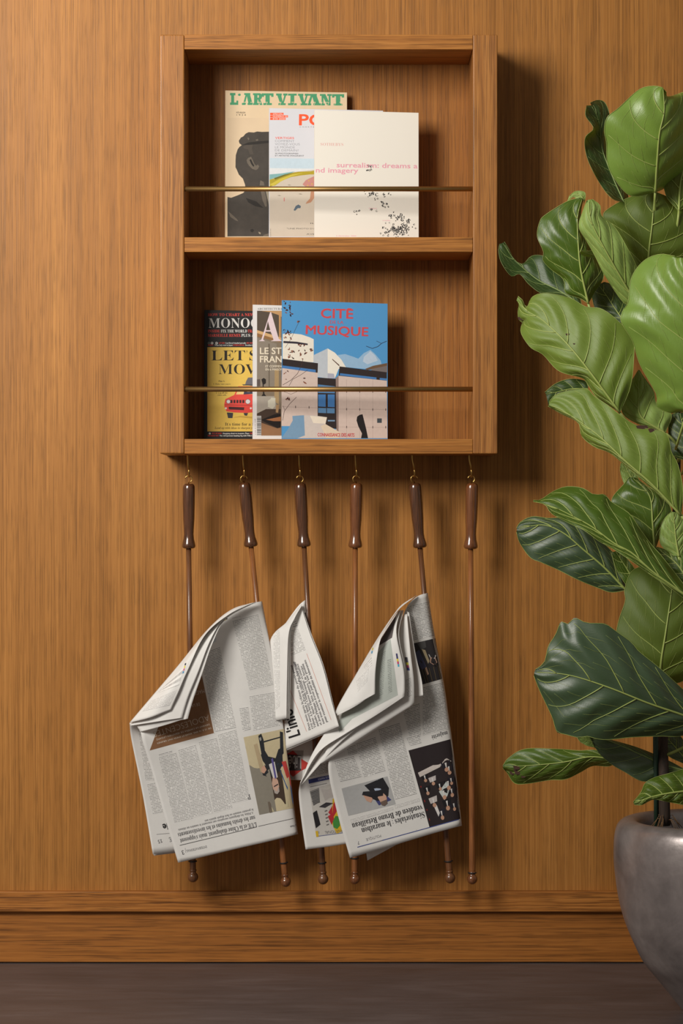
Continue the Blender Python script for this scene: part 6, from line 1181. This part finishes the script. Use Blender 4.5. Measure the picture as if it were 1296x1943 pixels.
# --- top
leaf([(1243, 365), (1197, 372), (1166, 340), (1152, 308), (1150, 270), (1146, 246), (1152, 222), (1173, 205), (1212, 170), (1240, 163), (1257, 166)],
     [(1243, 365), (1246, 318), (1251, 255), (1260, 212), (1258, 167)],
     [(1243, 365), (1262, 356), (1296, 322), (1318, 270), (1322, 215), (1308, 176), (1282, 180), (1266, 186), (1264, 174)], -.27, -.34, -.02, .012, .075, 'young', True, 4, .006, .004, .5, pet=470, swp=.30)
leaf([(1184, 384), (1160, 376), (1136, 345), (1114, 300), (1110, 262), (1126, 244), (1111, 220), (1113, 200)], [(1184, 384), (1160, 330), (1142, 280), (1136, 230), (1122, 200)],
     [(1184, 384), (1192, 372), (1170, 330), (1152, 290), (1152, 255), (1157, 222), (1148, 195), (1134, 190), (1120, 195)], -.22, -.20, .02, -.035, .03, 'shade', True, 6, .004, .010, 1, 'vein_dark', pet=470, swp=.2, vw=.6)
leaf([(1288, 400), (1264, 372), (1257, 330), (1262, 312), (1290, 270), (1320, 240)], [(1288, 400), (1292, 340), (1310, 290), (1330, 238)], [(1288, 400), (1330, 370), (1350, 300), (1340, 238)], -.24, -.20, .0, .0, .0, 'olive', False, 4, .003, .003, 0, pet=480)
leaf([(1228, 516), (1212, 514), (1190, 480), (1165, 440), (1144, 410), (1160, 392), (1200, 372), (1236, 365)], [(1228, 516), (1232, 470), (1238, 420), (1241, 366)],
     [(1228, 516), (1270, 510), (1320, 480), (1330, 430), (1300, 396), (1276, 378), (1246, 365)], -.22, -.24, -.01, .020, .020, 'olive', False, 4, .004, .004, 2, pet=560, swp=.30)
leaf([(1222, 600), (1192, 580), (1176, 566), (1146, 520), (1128, 484), (1112, 456), (1098, 430), (1106, 400), (1113, 381)], [(1222, 600), (1180, 530), (1146, 470), (1122, 420), (1117, 379)],
     [(1222, 600), (1214, 560), (1210, 512), (1186, 462), (1164, 428), (1141, 409), (1139, 390), (1124, 378)], -.26, -.33, -.02, .025, .01, 'young', False, 5, .004, .005, 1.5, pet=640, swp=.34)
leaf([(1140, 488), (1128, 489), (1112, 487), (1103, 483), (1100, 478)], [(1140, 486), (1122, 483), (1101, 477)], [(1140, 480), (1124, 476), (1110, 477), (1102, 476)], -.24, -.30, 0, .002, .004, 'young', True, 3, .001, .001, pet=None, vw=.5)
leaf([(1116, 576), (1100, 566), (1073, 556), (1069, 530), (1046, 512), (1030, 494), (1031, 478), (1019, 448), (1024, 420), (1034, 408), (1074, 383), (1100, 375)],
     [(1116, 576), (1102, 512), (1097, 460), (1096, 410), (1105, 376)],
     [(1116, 576), (1130, 552), (1146, 523), (1134, 492), (1118, 462), (1106, 440), (1102, 405), (1107, 377)], -.19, -.20, -.01, .018, .03, 'mature', True, 5, .005, .005, .3, pet=640, swp=.28)
leaf([(1106, 376), (1098, 380), (1088, 374), (1076, 384)], [(1108, 380), (1100, 370), (1088, 370), (1077, 380)], [(1108, 386), (1111, 372), (1108, 364), (1092, 363), (1080, 372)], -.19, -.18, 0, 0, 0, 'young', False, 3, .001, .001, pet=None, vw=.4)
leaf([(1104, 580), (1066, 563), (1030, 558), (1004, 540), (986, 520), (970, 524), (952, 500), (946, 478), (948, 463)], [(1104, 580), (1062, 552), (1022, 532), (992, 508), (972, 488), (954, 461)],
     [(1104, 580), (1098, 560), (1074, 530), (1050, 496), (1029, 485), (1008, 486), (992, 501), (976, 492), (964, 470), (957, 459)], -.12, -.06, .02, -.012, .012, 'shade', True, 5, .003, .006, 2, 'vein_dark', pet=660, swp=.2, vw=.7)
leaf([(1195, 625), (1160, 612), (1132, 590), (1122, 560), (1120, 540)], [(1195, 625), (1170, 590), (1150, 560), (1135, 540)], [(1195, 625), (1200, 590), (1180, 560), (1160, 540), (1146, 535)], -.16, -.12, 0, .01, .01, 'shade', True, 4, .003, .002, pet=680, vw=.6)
# --- big bright leaf at the frame's edge
leaf([(1302, 788), (1292, 781), (1270, 784), (1247, 772), (1246, 752), (1238, 735), (1213, 690), (1200, 648), (1184, 622), (1177, 606), (1182, 588), (1191, 574), (1198, 526), (1222, 494), (1252, 482), (1280, 486)],
     [(1302, 788), (1322, 720), (1328, 650), (1324, 570), (1296, 490)],
     [(1302, 788), (1360, 770), (1400, 690), (1410, 590), (1370, 510), (1310, 488)], -.36, -.42, -.03, .055, .05, 'young', True, 5, .009, .004, 0, pet=850, swp=.36)
# --- middle left pair
leaf([(1176, 783), (1153, 768), (1130, 752), (1114, 727), (1104, 717), (1060, 704), (1030, 673), (1007, 660), (990, 636), (988, 622), (992, 612), (984, 606), (983, 586), (990, 582)],
     [(1176, 783), (1112, 696), (1072, 648), (1030, 608), (1000, 590), (980, 570)],
     [(1176, 783), (1196, 735), (1203, 680), (1200, 640), (1168, 604), (1140, 585), (1112, 582), (1083, 566), (1037, 556), (1010, 563), (999, 585), (992, 570), (983, 562)], -.24, -.17, -.03, .030, .006, 'mature', False, 6, .006, .006, .8, pet=820, swp=.24, spots=[(.60, .16, .0035), (.53, .1, .002), (.90, -.82, .006)])
leaf([(1292, 978), (1240, 930), (1196, 892), (1158, 860), (1128, 848), (1104, 828), (1097, 802), (1066, 786), (1040, 771)], [(1292, 978), (1238, 920), (1186, 874), (1140, 830), (1100, 800), (1066, 778), (1042, 768)],
     [(1292, 978), (1296, 930), (1286, 880), (1274, 858), (1264, 822), (1222, 812), (1194, 800), (1170, 782), (1152, 768), (1128, 752), (1113, 737), (1088, 739), (1056, 748), (1042, 762)], -.30, -.24, -.03, .03, .008, 'mature', False, 7, .006, .004, 1.8, pet=1000, swp=.26, spots=[(.50, .97, .010), (.45, .96, .007)])
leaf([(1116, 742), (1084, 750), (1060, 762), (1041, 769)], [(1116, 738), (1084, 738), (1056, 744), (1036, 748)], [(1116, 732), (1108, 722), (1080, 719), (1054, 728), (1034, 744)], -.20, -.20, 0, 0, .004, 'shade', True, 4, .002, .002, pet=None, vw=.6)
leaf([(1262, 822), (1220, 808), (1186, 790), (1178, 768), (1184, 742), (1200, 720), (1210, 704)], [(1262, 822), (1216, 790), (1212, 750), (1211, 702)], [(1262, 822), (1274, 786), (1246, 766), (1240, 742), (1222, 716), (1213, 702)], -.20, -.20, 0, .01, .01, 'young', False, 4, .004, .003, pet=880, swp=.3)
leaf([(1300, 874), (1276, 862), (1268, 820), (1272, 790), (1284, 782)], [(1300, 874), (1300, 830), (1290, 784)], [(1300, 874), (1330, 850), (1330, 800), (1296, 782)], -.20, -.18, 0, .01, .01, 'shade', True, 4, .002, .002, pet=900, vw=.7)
# --- leaves of the lower middle
leaf([(1242, 1046), (1212, 1020), (1192, 985), (1160, 952), (1184, 918), (1194, 905)], [(1242, 1046), (1238, 990), (1232, 940), (1200, 906)], [(1242, 1046), (1256, 1008), (1274, 975), (1262, 945), (1232, 925), (1206, 906)], -.18, -.17, -.01, .012, .012, 'mature', True, 4, .004, .003, pet=1090, swp=.3)
leaf([(1205, 935), (1186, 920), (1177, 895), (1178, 878)], [(1212, 930), (1198, 906), (1184, 880)], [(1218, 925), (1206, 896), (1196, 878)], -.16, -.15, 0, 0, 0, 'young', False, 3, .002, .002, pet=None)
leaf([(1278, 1054), (1254, 1034), (1252, 1008), (1260, 985), (1275, 970)], [(1288, 1056), (1282, 1020), (1278, 972)], [(1300, 1056), (1308, 1010), (1300, 982), (1284, 970)], -.22, -.22, 0, .008, .008, 'young', False, 4, .003, .002, pet=1110, swp=.3)
leaf([(1310, 1120), (1272, 1090), (1244, 1056), (1240, 1040)], [(1310, 1110), (1284, 1070), (1244, 1038)], [(1310, 1090), (1300, 1054), (1276, 1046), (1248, 1038)], -.24, -.2, 0, .004, .004, 'mature', True, 4, .003, .002, pet=1130)
leaf([(1310, 1146), (1270, 1114), (1236, 1092), (1200, 1066), (1164, 1042), (1138, 1028), (1108, 1006), (1078, 992), (1046, 974), (1034, 957), (1012, 952)],
     [(1310, 1136), (1240, 1086), (1200, 1050), (1164, 1030), (1124, 1000), (1084, 978), (1050, 962), (1012, 951)],
     [(1310, 1125), (1280, 1086), (1254, 1053), (1235, 1032), (1212, 1000), (1194, 974), (1160, 952), (1147, 938), (1126, 938), (1106, 926), (1075, 923), (1050, 932), (1026, 948), (1012, 949)], -.28, -.26, -.02, -.012, .030, 'mature', True, 7, .004, .006, .2, pet=1180, swp=.30)
leaf([(1188, 1120), (1160, 1124), (1138, 1117), (1098, 1101), (1060, 1082), (1026, 1067), (1006, 1058), (986, 1030), (980, 1010)], [(1188, 1120), (1140, 1072), (1104, 1042), (1072, 1012), (1040, 990), (984, 1002)] if False else [(1188, 1120), (1148, 1078), (1106, 1042), (1070, 1012), (1030, 996), (981, 1004)],
     [(1188, 1120), (1184, 1090), (1172, 1060), (1150, 1035), (1120, 1008), (1080, 984), (1040, 983), (1010, 980), (988, 990), (980, 1002)], -.16, -.15, -.01, .012, .012, 'dark', True, 6, .004, .003, 1, pet=1200, swp=.24)
leaf([(1205, 1118), (1190, 1112), (1170, 1080), (1160, 1048)], [(1208, 1110), (1190, 1080), (1168, 1046)], [(1210, 1100), (1202, 1076), (1176, 1044)], -.18, -.18, 0, 0, 0, 'mature', True, 3, .002, .002, pet=None)
leaf([(1250, 1300), (1214, 1266), (1186, 1234), (1170, 1206), (1174, 1176), (1186, 1140), (1185, 1118), (1200, 1082), (1240, 1070)], [(1250, 1300), (1255, 1250), (1263, 1200), (1274, 1124), (1280, 1070)],
     [(1250, 1300), (1300, 1290), (1340, 1240), (1350, 1160), (1330, 1090), (1290, 1066)], -.22, -.20, -.02, .02, .02, 'olive', False, 4, .005, .004, 0, pet=1360, swp=.32)
leaf([(1334, 1374), (1296, 1396), (1250, 1397), (1200, 1399), (1146, 1404), (1112, 1397), (1098, 1400), (1070, 1393), (1056, 1388), (1048, 1362), (1034, 1332), (1022, 1306), (1013, 1282)],
     [(1334, 1374), (1296, 1357), (1232, 1335), (1154, 1304), (1080, 1281), (1036, 1257), (1016, 1272)] if False else [(1334, 1374), (1296, 1357), (1232, 1335), (1154, 1304), (1080, 1281), (1014, 1275)],
     [(1334, 1374), (1316, 1326), (1296, 1308), (1255, 1270), (1212, 1235), (1198, 1218), (1170, 1198), (1150, 1184), (1130, 1182), (1111, 1181), (1091, 1172), (1077, 1184), (1064, 1180), (1054, 1204), (1040, 1226), (1033, 1256), (1016, 1270)], -.31, -.34, -.04, .02, .015, 'dark', True, 5, .008, .004, 0, pet=1440, swp=.26)
leaf([(1172, 1442), (1156, 1454), (1125, 1453), (1100, 1466), (1072, 1479), (1044, 1480), (1000, 1487), (976, 1486), (962, 1466), (954, 1458)], [(1172, 1442), (1120, 1436), (1070, 1446), (1010, 1452), (955, 1455)],
     [(1172, 1442), (1134, 1424), (1098, 1424), (1056, 1421), (996, 1421), (965, 1438), (954, 1453)], -.18, -.14, -.01, .025, .01, 'mature', True, 5, .004, .004, 1, pet=1500, swp=.2, spots=[(.88, -.1, .007), (.85, -.35, .009), (.9, -.55, .006), (.8, -.6, .004)], vw=.7)
leaf([(1300, 1464), (1262, 1470), (1222, 1483), (1184, 1464), (1160, 1450), (1138, 1431), (1128, 1418), (1104, 1410), (1094, 1398)], [(1300, 1462), (1262, 1452), (1212, 1430), (1150, 1404), (1094, 1395)],
     [(1300, 1460), (1270, 1444), (1232, 1427), (1196, 1414), (1142, 1399), (1114, 1390), (1095, 1393)], -.25, -.24, -.01, -.004, .015, 'dark', True, 5, .004, .003, 2, 'vein_dark', pet=1500, swp=.26, vw=.8)
leaf([(1128, 1418), (1112, 1414), (1100, 1405), (1092, 1394)], [(1124, 1408), (1108, 1402), (1092, 1393)], [(1118, 1398), (1112, 1390), (1094, 1392)], -.255, -.26, 0, 0, .002, 'young', False, 3, .001, .001, pet=None, vw=.4)
leaf([(1310, 1530), (1270, 1522), (1240, 1517), (1218, 1527), (1204, 1527)], [(1310, 1500), (1270, 1505), (1236, 1512), (1202, 1524)], [(1310, 1455), (1270, 1467), (1242, 1475), (1224, 1486), (1216, 1503), (1202, 1521)], -.36, -.38, -.01, .004, .018, 'olive', True, 5, .005, .003, 0, pet=None, swp=.2)
leaf([(1300, 1450), (1268, 1434), (1258, 1412), (1258, 1398)], [(1300, 1440), (1280, 1416), (1262, 1396)], [(1300, 1420), (1292, 1398), (1266, 1394)], -.22, -.2, 0, 0, 0, 'dark', True, 3, .002, .002, pet=None, vw=.6)

# soil: a mounded disc, with fibrous surface roots
V, F = [(PX, PY, cz-.050)], []; n = 40
rnd = random.Random(4)
for i, r in enumerate(np.linspace(.02, .1335, 8)):
    for k in range(n):
        an = 2*math.pi*k/n; V.append((PX+r*math.cos(an), PY+r*math.sin(an), cz-.050-.002*i*.4+rnd.uniform(-.002, .002)))
for k in range(n): F.append((0, 1+k, 1+(k+1) % n))
for i in range(7):
    for k in range(n): F.append((1+i*n+k, 1+(i+1)*n+k, 1+(i+1)*n+(k+1) % n, 1+i*n+(k+1) % n))
so = mesh('soil', V, F, M['soil'], fig, True)
parts = []
base = P(1262, 1562, TY)
for i in range(22):
    a = rnd.uniform(0, 6.28); L = rnd.uniform(.012, .032); h = rnd.uniform(.006, .016)
    parts.append(tube_data([base+Vector((0, 0, rnd.uniform(-.004, .010))), base+Vector((math.cos(a)*L*.5, math.sin(a)*L*.5, h)), base+Vector((math.cos(a)*L, math.sin(a)*L, -.008))], .0006, 4))
v, f = join(*parts); ro = mesh('surface_roots', v, f, simple('dry roots', (122, 92, 62), .9), fig, True); ro['kind'] = 'stuff'
